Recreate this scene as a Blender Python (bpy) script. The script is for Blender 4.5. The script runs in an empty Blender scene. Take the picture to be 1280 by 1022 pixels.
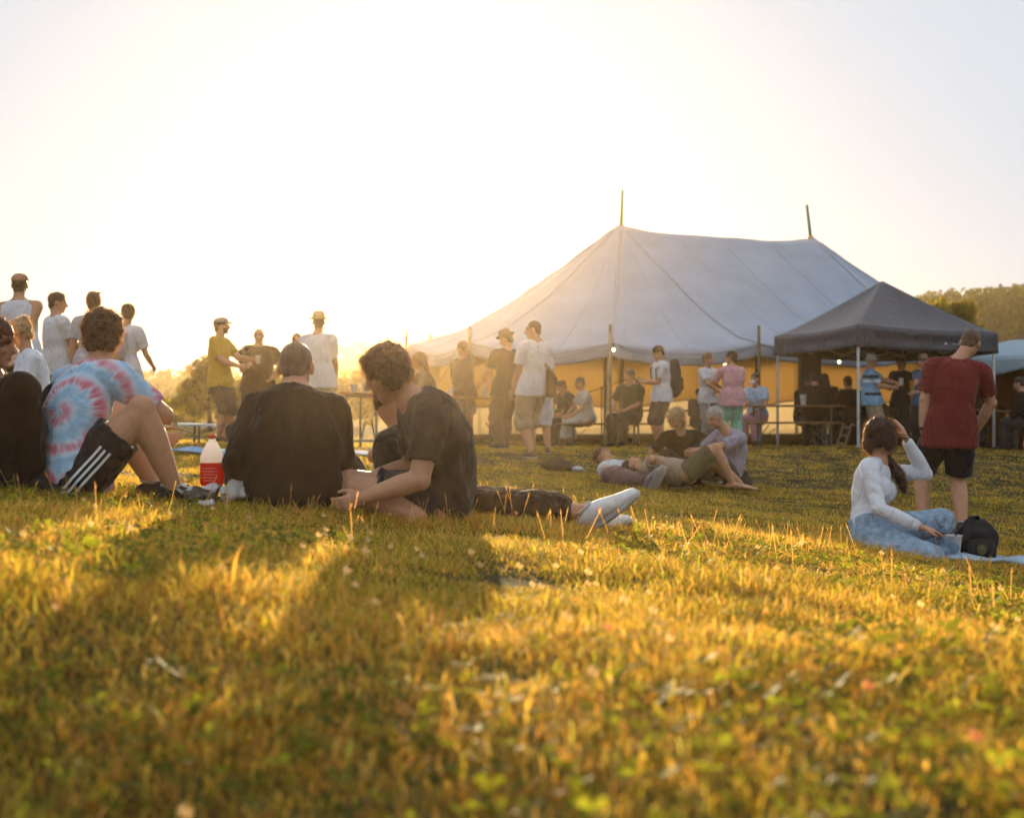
# Golden-hour meadow picnic beside a pole tent - everything is built in code.
import bpy, math, random
import numpy as np
from mathutils import Vector, Matrix
from mathutils.bvhtree import BVHTree

rng = np.random.default_rng(11)
RND = random.Random(5)
SC = bpy.context.scene
COL = SC.collection
F, HX, HY = 1778.0, 640.0, 465.0        # focal length in photo pixels, horizon row (camera sits at the origin)
UP = np.array([0., 0., 1.])


def W(px, py, Y):
    """a point of the photograph at distance Y, in metres"""
    return np.array([(px - HX) / F * Y, Y, -(py - HY) / F * Y])


def nrm(v):
    v = np.asarray(v, float)
    n = np.linalg.norm(v)
    return v / n if n > 1e-9 else v


def rot(v, ax, deg):
    ax = nrm(ax); v = np.asarray(v, float); a = math.radians(deg)
    return v * math.cos(a) + np.cross(ax, v) * math.sin(a) + ax * np.dot(ax, v) * (1 - math.cos(a))


# ------------------------------------------------------------------ noise
_LT = rng.random((64, 64, 64)).astype(np.float32)


def vn3(P, s=1.0, off=0.0):
    P = np.asarray(P, float) * s + off + 1000.0
    i = np.floor(P).astype(int); f = P - i; f = f * f * (3 - 2 * f)
    i0 = i & 63; i1 = (i + 1) & 63
    x0, y0, z0 = i0[:, 0], i0[:, 1], i0[:, 2]; x1, y1, z1 = i1[:, 0], i1[:, 1], i1[:, 2]
    fx, fy, fz = f[:, 0], f[:, 1], f[:, 2]
    def l(a, b, t): return a + (b - a) * t
    c00 = l(_LT[x0, y0, z0], _LT[x1, y0, z0], fx); c10 = l(_LT[x0, y1, z0], _LT[x1, y1, z0], fx)
    c01 = l(_LT[x0, y0, z1], _LT[x1, y0, z1], fx); c11 = l(_LT[x0, y1, z1], _LT[x1, y1, z1], fx)
    return l(l(c00, c10, fy), l(c01, c11, fy), fz) * 2 - 1


def vn2(x, y, s=1.0, off=0.0):
    return vn3(np.stack([x, y, np.zeros_like(x) + .37], 1), s, off)


# ------------------------------------------------------------------ terrain
_CP = [  # photo x, photo y, distance  -> a spot of ground
    (110, 618, 6.7), (370, 652, 6.8), (540, 648, 6.8), (20, 606, 7.0), (760, 664, 6.9), (1110, 691, 8.5), (1175, 664, 12.4),
    (840, 606, 16.6), (665, 571, 19.1), (270, 553, 20.4), (25, 552, 15.6), (1072, 559, 25.2), (972, 558, 28.), (1237, 561, 26.15),
    (768, 558, 28.2), (560, 558, 30.), (900, 556, 33.), (150, 552, 24.), (1400, 600, 20.), (640, 1057, 1.5), (0, 1050, 1.5), (1280, 1075, 1.5),
    (640, 770, 3.3), (150, 738, 3.3), (1180, 812, 3.3), (900, 705, 6.0), (1250, 745, 6.0), (-300, 575, 9.), (1500, 735, 9.), (-400, 540, 20.), (450, 545, 33.),
    (1300, 575, 32.)]
_cp = np.array([W(*c) for c in _CP])


def _tps(r):
    return np.where(r > 1e-9, r * r * np.log(np.maximum(r, 1e-9)), 0)


_k = len(_cp)
_A = np.zeros((_k + 3, _k + 3))
_A[:_k, :_k] = _tps(np.linalg.norm(_cp[:, None, :2] - _cp[None, :, :2], axis=2)) + np.eye(_k) * .6
_A[:_k, _k] = 1; _A[:_k, _k + 1:] = _cp[:, :2]; _A[_k:, :_k] = _A[:_k, _k:].T
_w = np.linalg.solve(_A, np.concatenate([_cp[:, 2], np.zeros(3)]))


def sstep(a, b, x):
    t = np.clip((x - a) / (b - a), 0, 1)
    return t * t * (3 - 2 * t)


def gz_arr(X, Y):
    X = np.asarray(X, float); Y = np.asarray(Y, float)
    r = np.hypot(X, Y)
    cl = np.minimum(1, 34.0 / np.maximum(r, 1e-6))
    x = np.clip(X * cl, -14, 14); y = np.clip(Y * cl, .2, 36)
    d = np.hypot(x[:, None] - _cp[None, :, 0], y[:, None] - _cp[None, :, 1])
    z = _tps(d) @ _w[:_k] + _w[_k] + x * _w[_k + 1] + y * _w[_k + 2]
    z = np.clip(z, -1.75, -.3)
    az = np.degrees(np.arctan2(X, np.maximum(Y, 1e-3)))
    az = np.where(Y < 0, np.sign(X) * 90, az)
    # far hills: crest height by direction, in metres at 250 m
    hill = np.interp(az, [-60, -25, -20, -14, -10, -6.5, -4, 0, 8, 14, 17, 20, 26, 60], [-4, -3.2, -2.8, -2.6, -2.2, 1.2, 3.0, 4, 7, 9.2, 10.4, 11.6, 13.2, 13])
    hill = hill * .68 + .6 * vn2(az * 0 + X, Y, .02) + .5 * vn2(X, Y, .05, 9)
    valley = np.interp(r, [30, 45, 70, 110, 150], [0, -.5, -1.4, -2.6, -3.0])
    far = -1.4 + valley
    k = sstep(28, 60, r)
    z = z * (1 - k) + far * k
    k2 = sstep(100, 175, r)
    z = z * (1 - k2) + hill * k2
    # ground shaped to dip towards the camera, darkening it under low sun, mostly left
    z = z - (.15 - .125 * sstep(-.25, .2, X / np.maximum(Y, .3))) * np.clip(3.0 - Y, 0, 3) ** 1.25
    z = z + .025 * vn2(X, Y, 1.3) * (1 - sstep(12, 20, r)) + .012 * vn2(X, Y, 3.1, 5) * (1 - sstep(8, 14, r))
    return z


def gz(x, y):
    return float(gz_arr(np.array([x]), np.array([y]))[0])


def G(px, Y, dz=0.):
    x = (px - HX) / F * Y
    return np.array([x, Y, gz(x, Y) + dz])


# ------------------------------------------------------------------ mesh building
class MB:
    def __init__(s):
        s.v = []; s.f = []; s.n = 0

    def add(s, V, Fc):
        s.v.append(np.asarray(V, float)); n = s.n
        s.f += [tuple(int(i) + n for i in f) for f in Fc]; s.n += len(V)
        return s

    def tube(s, P, R, side=None, n=12, cap='round'):
        P = np.asarray(P, float); k = len(P)
        R = np.asarray(R, float)
        if R.ndim == 0: R = np.full((k, 2), float(R))
        if R.ndim == 1: R = np.stack([R, R], 1)
        T = np.gradient(P, axis=0); T /= np.maximum(np.linalg.norm(T, axis=1, keepdims=True), 1e-9)
        if side is None:
            side = np.array([1., 0, 0]) if abs(T[0][0]) < .8 else np.array([0, 1., 0])
        side = np.asarray(side, float)
        if side.ndim == 1: side = np.repeat(side[None], k, 0)
        if cap == 'round':
            r0, r1 = R[0].min(), R[-1].min()
            pre = [(P[0] - T[0] * r0 * .85, R[0] * .35), (P[0] - T[0] * r0 * .55, R[0] * .8)]
            post = [(P[-1] + T[-1] * r1 * .55, R[-1] * .8), (P[-1] + T[-1] * r1 * .85, R[-1] * .35)]
            P = np.array([p for p, _ in pre] + list(P) + [p for p, _ in post])
            R = np.array([r for _, r in pre] + list(R) + [r for _, r in post])
            T = np.concatenate([T[:1], T[:1], T, T[-1:], T[-1:]]); side = np.concatenate([side[:1], side[:1], side, side[-1:], side[-1:]])
            k += 4
        a = side - T * np.sum(side * T, 1, keepdims=True)
        a /= np.maximum(np.linalg.norm(a, axis=1, keepdims=True), 1e-9)
        b = np.cross(T, a)
        th = np.linspace(0, 2 * math.pi, n, endpoint=False)
        c, sn = np.cos(th)[None, :, None], np.sin(th)[None, :, None]
        V = P[:, None] + a[:, None] * R[:, None, :1] * c + b[:, None] * R[:, None, 1:] * sn
        V = V.reshape(-1, 3)
        fs = []
        for i in range(k - 1):
            for j in range(n):
                j2 = (j + 1) % n
                fs.append((i * n + j, i * n + j2, (i + 1) * n + j2, (i + 1) * n + j))
        if cap:
            fs.append(tuple(range(n - 1, -1, -1))); fs.append(tuple((k - 1) * n + j for j in range(n)))
        return s.add(V, fs)

    def ell(s, c, r, ax=None, n=14, m=9):
        ax = np.eye(3) if ax is None else np.asarray(ax, float)
        V = [np.array([0, 0, 1.])]
        for i in range(1, m):
            t = math.pi * i / m
            for j in range(n):
                p = 2 * math.pi * j / n
                V.append(np.array([math.sin(t) * math.cos(p), math.sin(t) * math.sin(p), math.cos(t)]))
        V.append(np.array([0, 0, -1.]))
        V = np.array(V) * np.asarray(r)
        V = V @ ax + np.asarray(c)
        fs = [(0, 1 + j, 1 + (j + 1) % n) for j in range(n)]
        for i in range(m - 2):
            for j in range(n):
                a = 1 + i * n + j; b = 1 + i * n + (j + 1) % n
                fs.append((a, a + n, b + n, b))
        l = len(V) - 1; o = 1 + (m - 2) * n
        fs += [(l, o + (j + 1) % n, o + j) for j in range(n)]
        return s.add(V, fs)

    def box(s, c, size, ax=None):
        ax = np.eye(3) if ax is None else np.asarray(ax, float)
        h = np.asarray(size, float) / 2
        V = np.array([[x, y, z] for x in (-1, 1) for y in (-1, 1) for z in (-1, 1)]) * h
        V = V @ ax + np.asarray(c)
        return s.add(V, [(0, 1, 3, 2), (4, 6, 7, 5), (0, 4, 5, 1), (2, 3, 7, 6), (0, 2, 6, 4), (1, 5, 7, 3)])

    def lathe(s, base, prof, axis=UP, n=24, side=None):
        axis = nrm(axis); a = nrm(np.cross(axis, [0, 1, .01])) if side is None else nrm(side); b = np.cross(axis, a)
        th = np.linspace(0, 2 * math.pi, n, endpoint=False)
        V = np.array([np.asarray(base) + axis * h + (a * math.cos(t) + b * math.sin(t)) * r for r, h in prof for t in th])
        k = len(prof); fs = []
        for i in range(k - 1):
            for j in range(n):
                j2 = (j + 1) % n
                fs.append((i * n + j, i * n + j2, (i + 1) * n + j2, (i + 1) * n + j))
        fs.append(tuple(range(n - 1, -1, -1))); fs.append(tuple((k - 1) * n + j for j in range(n)))
        return s.add(V, fs)

    def grid(s, V, nu, nv, thick=0, wrap=False):
        """V: nu*nv points; a sheet, optionally given thickness"""
        V = np.asarray(V, float).reshape(nu, nv, 3)
        idx = np.arange(nu * nv).reshape(nu, nv); fs = []
        nu2 = nu if wrap else nu - 1
        for i in range(nu2):
            i2 = (i + 1) % nu
            for j in range(nv - 1):
                fs.append((idx[i, j], idx[i2, j], idx[i2, j + 1], idx[i, j + 1]))
        return s.add(V.reshape(-1, 3), fs)

    def mesh(s, name='m'):
        me = bpy.data.meshes.new(name)
        V = np.concatenate(s.v) if s.v else np.zeros((0, 3))
        me.from_pydata(V.tolist(), [], s.f); me.update()
        return me


def co_of(me):
    a = np.empty(len(me.vertices) * 3); me.vertices.foreach_get('co', a); return a.reshape(-1, 3)


def set_co(me, V):
    me.vertices.foreach_set('co', np.ascontiguousarray(V, dtype=np.float32).ravel()); me.update()


def no_of(me):
    a = np.empty(len(me.vertices) * 3); me.vertex_normals.foreach_get('vector', a); return a.reshape(-1, 3)


def evaluate(me, mods):
    ob = bpy.data.objects.new('tmp', me); COL.objects.link(ob)
    for t, kw in mods:
        m = ob.modifiers.new(t, t)
        for k, v in kw.items(): setattr(m, k, v)
    dg = bpy.context.evaluated_depsgraph_get(); dg.update()
    out = bpy.data.meshes.new_from_object(ob.evaluated_get(dg))
    bpy.data.objects.remove(ob)
    if me.users == 0: bpy.data.meshes.remove(me)
    return out


def fuse(mb, voxel, it=4, fac=.5):
    """weld overlapping closed pieces into one continuous skin"""
    return evaluate(mb.mesh(), [('REMESH', dict(mode='VOXEL', voxel_size=voxel, adaptivity=0)), ('SMOOTH', dict(factor=fac, iterations=it))])


def displace(me, amp, scale, stretch=(1, 1, 1), off=0., oct=2, bias=.0):
    V = co_of(me); N = no_of(me); d = np.zeros(len(V)); P = V * np.asarray(stretch)
    for o in range(oct): d += vn3(P, scale * 2.1 ** o, off + o * 7) / 1.9 ** o
    set_co(me, V + N * ((d + bias) * amp)[:, None])
    return me


def obj(name, me, m, parent=None, smooth=True, base=None, kind=None):
    """link one mesh (given in world metres) as one object; base = the spot its origin stands on"""
    if isinstance(me, MB): me = me.mesh(name)
    me.name = name
    if parent is not None: base = np.array(parent['_b'])
    if base is None:
        V = co_of(me); base = np.array([(V[:, 0].min() + V[:, 0].max()) / 2, (V[:, 1].min() + V[:, 1].max()) / 2, V[:, 2].min()])
    base = np.asarray(base, float)
    set_co(me, co_of(me) - base)
    me.materials.clear(); me.materials.append(m)
    if smooth:
        me.shade_smooth()
    o = bpy.data.objects.new(name, me); COL.objects.link(o)
    o['_b'] = base.tolist()
    if parent is not None: o.parent = parent
    else: o.location = base
    if kind: o['kind'] = kind
    return o


def tag(o, label, cat, group=None):
    o['label'] = label; o['category'] = cat
    if group: o['group'] = group
    return o


def thing(name, base, label, cat, group=None):
    o = bpy.data.objects.new(name, None); COL.objects.link(o)
    o.empty_display_size = .1
    o.location = base; o['_b'] = [float(x) for x in base]
    return tag(o, label, cat, group)


def bevel(o, w=.006, seg=2):
    m = o.modifiers.new('bevel', 'BEVEL'); m.width = w; m.segments = seg; m.limit_method = 'ANGLE'
    return o


# ------------------------------------------------------------------ materials
def nd(t, ty, **kw):
    n = t.nodes.new(ty)
    for k, v in kw.items(): setattr(n, k, v)
    return n


def pmat(name, col, rough=.75, var=.18, scale=14., bump=0., bscale=90., tr=0., tcol=None, spec=.25, metal=0., attr=None, sheen=0., stretch=None, folds=0.):
    m = bpy.data.materials.new(name); m.use_nodes = True
    t = m.node_tree; t.nodes.clear(); L = t.links.new
    out = nd(t, 'ShaderNodeOutputMaterial'); p = nd(t, 'ShaderNodeBsdfPrincipled')
    tc = nd(t, 'ShaderNodeTexCoord'); no = nd(t, 'ShaderNodeTexNoise'); no.inputs['Scale'].default_value = scale; no.inputs['Detail'].default_value = 5
    src = tc.outputs['Object']
    if stretch:
        mp = nd(t, 'ShaderNodeMapping'); mp.inputs['Scale'].default_value = stretch; L(src, mp.inputs['Vector']); src = mp.outputs['Vector']
    L(src, no.inputs['Vector'])
    mx = nd(t, 'ShaderNodeMix', data_type='RGBA')
    c = np.array(col)
    mx.inputs['A'].default_value = (*np.clip(c * (1 - var), 0, 1), 1); mx.inputs['B'].default_value = (*np.clip(c * (1 + var), 0, 1), 1)
    rp = nd(t, 'ShaderNodeMapRange'); rp.inputs['From Min'].default_value = .3; rp.inputs['From Max'].default_value = .7
    L(no.outputs['Fac'], rp.inputs['Value']); L(rp.outputs['Result'], mx.inputs['Factor'])
    cs = mx.outputs['Result']
    if attr:
        at = nd(t, 'ShaderNodeAttribute', attribute_name=attr); m2 = nd(t, 'ShaderNodeMix', data_type='RGBA', blend_type='MULTIPLY')
        m2.inputs['Factor'].default_value = 1; L(cs, m2.inputs['A']); L(at.outputs['Color'], m2.inputs['B']); cs = m2.outputs['Result']
    L(cs, p.inputs['Base Color'])
    p.inputs['Roughness'].default_value = rough; p.inputs['Specular IOR Level'].default_value = spec; p.inputs['Metallic'].default_value = metal
    if sheen: p.inputs['Sheen Weight'].default_value = sheen; p.inputs['Sheen Roughness'].default_value = .4
    nrm_out = None
    if bump:
        n2 = nd(t, 'ShaderNodeTexNoise'); n2.inputs['Scale'].default_value = bscale; n2.inputs['Detail'].default_value = 4; L(src, n2.inputs['Vector'])
        b = nd(t, 'ShaderNodeBump'); b.inputs['Strength'].default_value = bump; b.inputs['Distance'].default_value = .02
        L(n2.outputs['Fac'], b.inputs['Height']); nrm_out = b.outputs['Normal']
    if folds:
        n3 = nd(t, 'ShaderNodeTexNoise'); n3.inputs['Scale'].default_value = 9; n3.inputs['Detail'].default_value = 2; n3.inputs['Distortion'].default_value = 1.5
        mp2 = nd(t, 'ShaderNodeMapping'); mp2.inputs['Scale'].default_value = (1.2, 1.2, .55); mp2.inputs['Rotation'].default_value = (.3, .4, .2)
        L(tc.outputs['Object'], mp2.inputs['Vector']); L(mp2.outputs['Vector'], n3.inputs['Vector'])
        b2 = nd(t, 'ShaderNodeBump'); b2.inputs['Strength'].default_value = folds; b2.inputs['Distance'].default_value = .05
        L(n3.outputs['Fac'], b2.inputs['Height'])
        if nrm_out: L(nrm_out, b2.inputs['Normal'])
        nrm_out = b2.outputs['Normal']
    if nrm_out: L(nrm_out, p.inputs['Normal'])
    if tr:
        tb = nd(t, 'ShaderNodeBsdfTranslucent'); ms = nd(t, 'ShaderNodeMixShader'); ms.inputs['Fac'].default_value = tr
        if tcol is None: L(cs, tb.inputs['Color'])
        else:
            mt = nd(t, 'ShaderNodeMix', data_type='RGBA', blend_type='MULTIPLY'); mt.inputs['Factor'].default_value = .0 if not attr else 1.
            mt.inputs['A'].default_value = (*tcol, 1)
            if attr: L(at.outputs['Color'], mt.inputs['B'])
            L(mt.outputs['Result'], tb.inputs['Color'])
        if nrm_out: L(nrm_out, tb.inputs['Normal'])
        L(p.outputs['BSDF'], ms.inputs[1]); L(tb.outputs['BSDF'], ms.inputs[2]); L(ms.outputs['Shader'], out.inputs['Surface'])
    else:
        L(p.outputs['BSDF'], out.inputs['Surface'])
    return m


def emat(name, col, s):
    m = bpy.data.materials.new(name); m.use_nodes = True; t = m.node_tree; t.nodes.clear()
    e = nd(t, 'ShaderNodeEmission'); e.inputs['Color'].default_value = (*col, 1); e.inputs['Strength'].default_value = s
    o = nd(t, 'ShaderNodeOutputMaterial'); t.links.new(e.outputs[0], o.inputs['Surface']); return m


_FM = {}


def cloth(name, col, **kw):
    k = (name,)
    if k not in _FM:
        a = dict(rough=.9, var=.1, scale=9, bump=.12, bscale=220, spec=.1, folds=1.0, sheen=.12); a.update(kw)
        _FM[k] = pmat(name, col, **a)
    return _FM[k]
# ------------------------------------------------------------------ people
SKIN = pmat('skin', (.50, .26, .145), rough=.5, var=.10, scale=25, spec=.3, attr='paint', bump=.05, bscale=300)
SKIN_TAN = pmat('tanned_skin', (.38, .18, .09), rough=.5, var=.10, scale=25, spec=.3, attr='paint', bump=.05, bscale=300)
SKIN_PALE = pmat('pale_skin', (.60, .39, .29), rough=.5, var=.10, scale=25, spec=.3, attr='paint', bump=.05, bscale=300)


def hairmat(name, col, tr=0., tcol=None):
    m = pmat(name, col, rough=.45, var=.35, scale=60, bump=.3, bscale=160, tr=tr, tcol=tcol, spec=.35, stretch=(1, 1, .25))
    if not tr: m['loose'] = hairmat('loose_' + name, col, .65, tuple(np.clip(np.array(col) * np.array([1.9, 1.6, 1.4]) + np.array([.27, .135, .04]), 0, .9))).name
    return m


H_DARK = hairmat('dark_brown_hair', (.035, .02, .012)); H_BROWN = hairmat('brown_hair', (.10, .052, .025)); H_RED = hairmat('auburn_hair', (.09, .03, .015))
H_BLOND = hairmat('blond_hair', (.38, .25, .12)); H_GREY = hairmat('grey_hair', (.34, .33, .31)); H_LIGHT = hairmat('light_brown_hair', (.17, .10, .05))
SOLE = pmat('shoe_sole', (.42, .40, .37), rough=.8); LACE = pmat('shoe_lace', (.30, .29, .28), rough=.9)
STRAW = pmat('straw_weave', (.55, .42, .22), rough=.9, bump=.5, bscale=150, tr=.25, tcol=(.7, .45, .15))
WHITE_HAT = pmat('white_hat_cloth', (.74, .71, .66), rough=.9, bump=.3, bscale=200)
BLACK_BAND = pmat('black_ribbon', (.02, .02, .022), rough=.8)


def fvec(a):
    a = math.radians(a); return np.array([math.sin(a), -math.cos(a), 0.])


def rvec(f): return np.cross(f, UP)


def ik(a, tgt, l1, l2, pole):
    a = np.asarray(a, float); tgt = np.asarray(tgt, float)
    d = tgt - a; D = np.linalg.norm(d); mx = (l1 + l2) * .995
    if D > mx: d = d / D * mx; D = mx; tgt = a + d
    D = max(D, abs(l1 - l2) + .02)
    u = nrm(d); x = (l1 * l1 - l2 * l2 + D * D) / (2 * D)
    h = math.sqrt(max(l1 * l1 - x * x, 0))
    p = np.asarray(pole, float); p = p - u * np.dot(p, u)
    return a + u * x + nrm(p) * h, tgt


def stand(px, Y, a, H=1.75, lean=0., side=0., bulge=.015, head=(0, 0, 0), step=0.):
    """a standing figure facing a (0 = towards the camera, 90 = right, 180 = away)"""
    g = G(px, Y); f = fvec(a); r = rvec(f)
    s = dict(g=g, f=f, r=r, H=H, a=a, ah=a, as_=a)
    side += RND.uniform(-2.5, 2.5)                           # nobody stands quite straight
    top = rot(rot(UP, r, -lean), f, side)
    s['pel'] = g + UP * .525 * H + f * (-.01) * H + r * RND.uniform(-.025, .025)
    s['neck'] = s['pel'] + top * .315 * H
    s['bulge'] = -f * bulge
    hu = nrm(top * .7 + UP * .3)
    s['head'] = s['neck'] + hu * .098 * H + f * .018 * H
    s['hd'] = (a + head[0], head[1], head[2])
    for k, q in (('r', 1), ('l', -1)):
        ft = g + r * q * .07 * H + f * q * step
        ft[2] = gz(ft[0], ft[1]) + .045 * H
        s['f' + k] = ft; s['k' + k] = f * 1. + r * q * .15
        s['fd' + k] = a - q * 12
        s['h' + k] = s['neck'] + r * q * .16 * H - UP * .36 * H + f * .05
        s['e' + k] = -f + r * q * .35
    return s


def L_(s, r, f, u):
    return s['g'] + s['r'] * r + s['f'] * f + UP * u


def sit(px, Y, a, H=1.7, seat=.45, lean=0., side=0., bulge=.03, head=(0, 0, 0), dz=None):
    """sitting on a bench or chair"""
    s = stand(px, Y, a, H, lean, side, bulge, head)
    g, f, r = s['g'], s['f'], s['r']
    d = (g + UP * (seat + .055 * H)) - s['pel']
    for k in ('pel', 'neck', 'head', 'hl', 'hr'): s[k] = s[k] + d
    for k, q in (('r', 1), ('l', -1)):
        ft = g + f * .25 * H + r * q * .07 * H; ft[2] = gz(ft[0], ft[1]) + .045 * H
        s['f' + k] = ft; s['k' + k] = UP + f * .3
        s['h' + k] = s['pel'] + f * .19 * H + r * q * .06 * H + UP * .06 * H
        s['e' + k] = -f * .6 + r * q * .7 - UP * .3
    return s


RINGS = [(-.14, .074, .054), (0, .092, .066), (.16, .089, .063), (.36, .079, .058), (.56, .087, .064), (.76, .098, .067), (.9, .093, .058), (1.0, .05, .042)]
RINGS_W = [(-.14, .078, .060), (0, .097, .070), (.16, .090, .063), (.36, .066, .051), (.56, .074, .058), (.76, .084, .060), (.9, .081, .052), (1.0, .043, .038)]


def bez(a, c, b, t):
    t = np.asarray(t, float)[:, None]
    return a * (1 - t) ** 2 + 2 * c * t * (1 - t) + b * t ** 2


def solve(s, w=1., fem=False):
    H = s['H']; s['w'] = w; s['fem'] = fem
    fh, fs = fvec(s['ah']), fvec(s['as_'])
    top = nrm(s['neck'] - s['pel'])
    rh = nrm(rvec(fh)); rs = nrm(rvec(fs))
    if 'tilt' in s: rs = nrm(rs + UP * s['tilt'])
    rs = nrm(rs - top * np.dot(rs, top) * .8)
    ctrl = (s['pel'] + s['neck']) / 2 + np.asarray(s.get('bulge', np.zeros(3))) * 2
    s['ctrl'] = ctrl; s['rh'] = rh; s['rs'] = rs
    up_end = nrm(s['neck'] - ctrl)
    s['sp_up'] = up_end
    shw = (.096 if fem else .106) * H * (1 + (w - 1) * .5)
    for k, q in (('r', 1), ('l', -1)):
        s['s' + k] = s['neck'] + rs * q * shw - up_end * .030 * H + np.asarray(s.get('sh' + k, np.zeros(3)))
        s['el' + k], s['wr' + k] = ik(s['s' + k], s['h' + k], .172 * H, .152 * H, s['e' + k])
        s['hip' + k] = s['pel'] + rh * q * .053 * H - top * .015 * H
        s['kn' + k], s['an' + k] = ik(s['hip' + k], s['f' + k], .245 * H, .237 * H, s['k' + k])
    ha, hp, hr = s['hd']
    hf = fvec(ha); hrt = rvec(hf)
    hf2 = rot(hf, hrt, hp); hu = np.cross(hrt, hf2)
    hrt2 = rot(hrt, hf2, hr); hu = rot(hu, hf2, hr)
    s['hf'], s['hr_'], s['hu'] = hf2, hrt2, hu
    return s


def torso_rings(s, off=0., lo=-.2, hi=1.01, drop=0., loose=0.):
    H, w = s['H'], s['w']
    tb = [r for r in (RINGS_W if s['fem'] else RINGS) if lo <= r[0] <= hi]
    t = np.array([r[0] for r in tb]); tt = np.clip(t, 0, 1)
    P = bez(s['pel'], s['ctrl'], s['neck'], tt)
    d0 = nrm(s['ctrl'] - s['pel'])
    P = P + d0[None] * (np.minimum(t, 0) * .315 * H)[:, None]
    ww = np.array([1 + (w - 1) * (1.3 if r[0] < .7 else .7) for r in tb])
    lo_ = np.array([1 + loose * (1 if .1 < r[0] < .7 else .4) for r in tb])
    R = np.array([(r[1], r[2]) for r in tb]) * H * ww[:, None] * lo_[:, None] + off
    k = tt[:, None]; S = s['rh'][None] * (1 - k) + s['rs'][None] * k
    if drop:
        P = np.concatenate([[P[0] - (d0 * .35 + UP * .65) * drop], P]); R = np.concatenate([[R[0] * 1.02], R]); S = np.concatenate([S[:1], S])
    return P, R, S


def limb(a, b, c, ra, n1=3, n2=3):
    """points and radii through joint b; ra = radii list spread along"""
    P = [a + (b - a) * i / n1 for i in range(n1)] + [b + (c - b) * i / n2 for i in range(n2 + 1)]
    return np.array(P), np.array(ra)


ARM = np.array([.036, .0335, .030, .0255, .0275, .023, .0165])
LEG = np.array([.060, .055, .046, .0365, .0385, .031, .0215])


def arm_pts(s, k):
    H, w = s['H'], (1 + (s['w'] - 1) * .8) * (.86 if s['fem'] else 1.)
    return limb(s['s' + k], s['el' + k], s['wr' + k], ARM * H * w)


def leg_pts(s, k):
    H, w = s['H'], (1 + (s['w'] - 1) * .8)
    return limb(s['hip' + k], s['kn' + k], s['an' + k], LEG * H * w)


def cutpath(P, R, f):
    """keep the first fraction f of a limb"""
    L = np.concatenate([[0], np.cumsum(np.linalg.norm(np.diff(P, axis=0), axis=1))])
    x = f * L[-1]; n = np.searchsorted(L, x)
    n = max(1, min(n, len(P) - 1)); t = (x - L[n - 1]) / (L[n] - L[n - 1])
    return np.concatenate([P[:n], [P[n - 1] + (P[n] - P[n - 1]) * t]]), np.concatenate([R[:n], [R[n - 1] + (R[n] - R[n - 1]) * t]])


def ltube(mb, P, R, n=12, cap='round'):
    """a limb: upper and lower length as two tubes with a rounded joint between"""
    if len(P) <= 4: mb.tube(P, R, n=n, cap=cap); return
    mb.tube(P[:4], R[:4], n=n); mb.tube(P[3:], R[3:], n=n)
    a, b = nrm(P[2] - P[3]), nrm(P[4] - P[3]); o = nrm(a + b) if np.linalg.norm(a + b) > .05 else a * 0
    mb.ell(P[3] - o * R[3] * .12, (R[3] * 1.02,) * 3, n=16, m=12)


def hand(mb, s, k, curl=.45):
    H = s['H']; wr = s['wr' + k]; d = nrm(s.get('hv' + k, wr - s['el' + k]))
    nh = s.get('hn' + k)                                   # palm normal
    if nh is None:
        q = 1 if k == 'r' else -1
        nh = -s['rs'] * q + s['f'] * .2
    nh = nrm(np.asarray(nh) - d * np.dot(nh, d))
    side = np.cross(d, nh)
    q = 1 if k == 'r' else -1
    th_side = side * -q if np.dot(side * -q, s['f']) > 0 or 'hn' + k in s else side * q   # thumb towards the front
    th_side = nrm(th_side)
    pl = .054 * H
    mb.tube([wr - d * .008 * H, wr + d * .015 * H, wr + d * .035 * H, wr + d * pl], [(.016 * H, .012 * H), (.020 * H, .011 * H), (.0235 * H, .010 * H), (.022 * H, .0085 * H)], side=th_side, n=12)
    for i, ln in enumerate((.042, .048, .045, .035)):
        o = (1.5 - i) * .0118 * H
        p = wr + d * (pl - .004 * H) + th_side * o
        pts = [p]; dd = rot(d, nh, (1.5 - i) * 4 * (1 if np.dot(np.cross(nh, d), th_side) > 0 else -1)); ax = np.cross(dd, nh)
        a = curl * (32 + 7 * i)
        for fr in (.45, .32, .25):
            dd = rot(dd, ax, a); p = p + dd * ln * H * fr; pts.append(p); a = curl * 42
        mb.tube(pts, [.0056 * H, .0053 * H, .005 * H, .0042 * H], side=th_side, n=8)
    p = wr + d * .014 * H + th_side * .014 * H
    dd = nrm(d * .72 + th_side * .62 + nh * .28); p1 = p + dd * .024 * H
    dd2 = nrm(d * .9 + th_side * .22 + nh * .3); p2 = p1 + dd2 * .018 * H; p3 = p2 + nrm(d + nh * .3 * curl) * .014 * H
    mb.tube([p, p1, p2, p3], [.0085 * H, .0068 * H, .0058 * H, .0046 * H], n=8)


def foot_frame(s, k):
    an = s['an' + k]; H = s['H']
    fd = s.get('fd' + k)
    f = fvec(fd) if np.isscalar(fd) else nrm(fd)
    shin = nrm(an - s['kn' + k])
    up = s.get('fu' + k)
    if up is None:
        up = UP if abs(np.dot(f, UP)) < .5 else -shin
    up = nrm(np.asarray(up) - f * np.dot(up, f))
    return an, f, up, np.cross(f, up)


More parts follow.
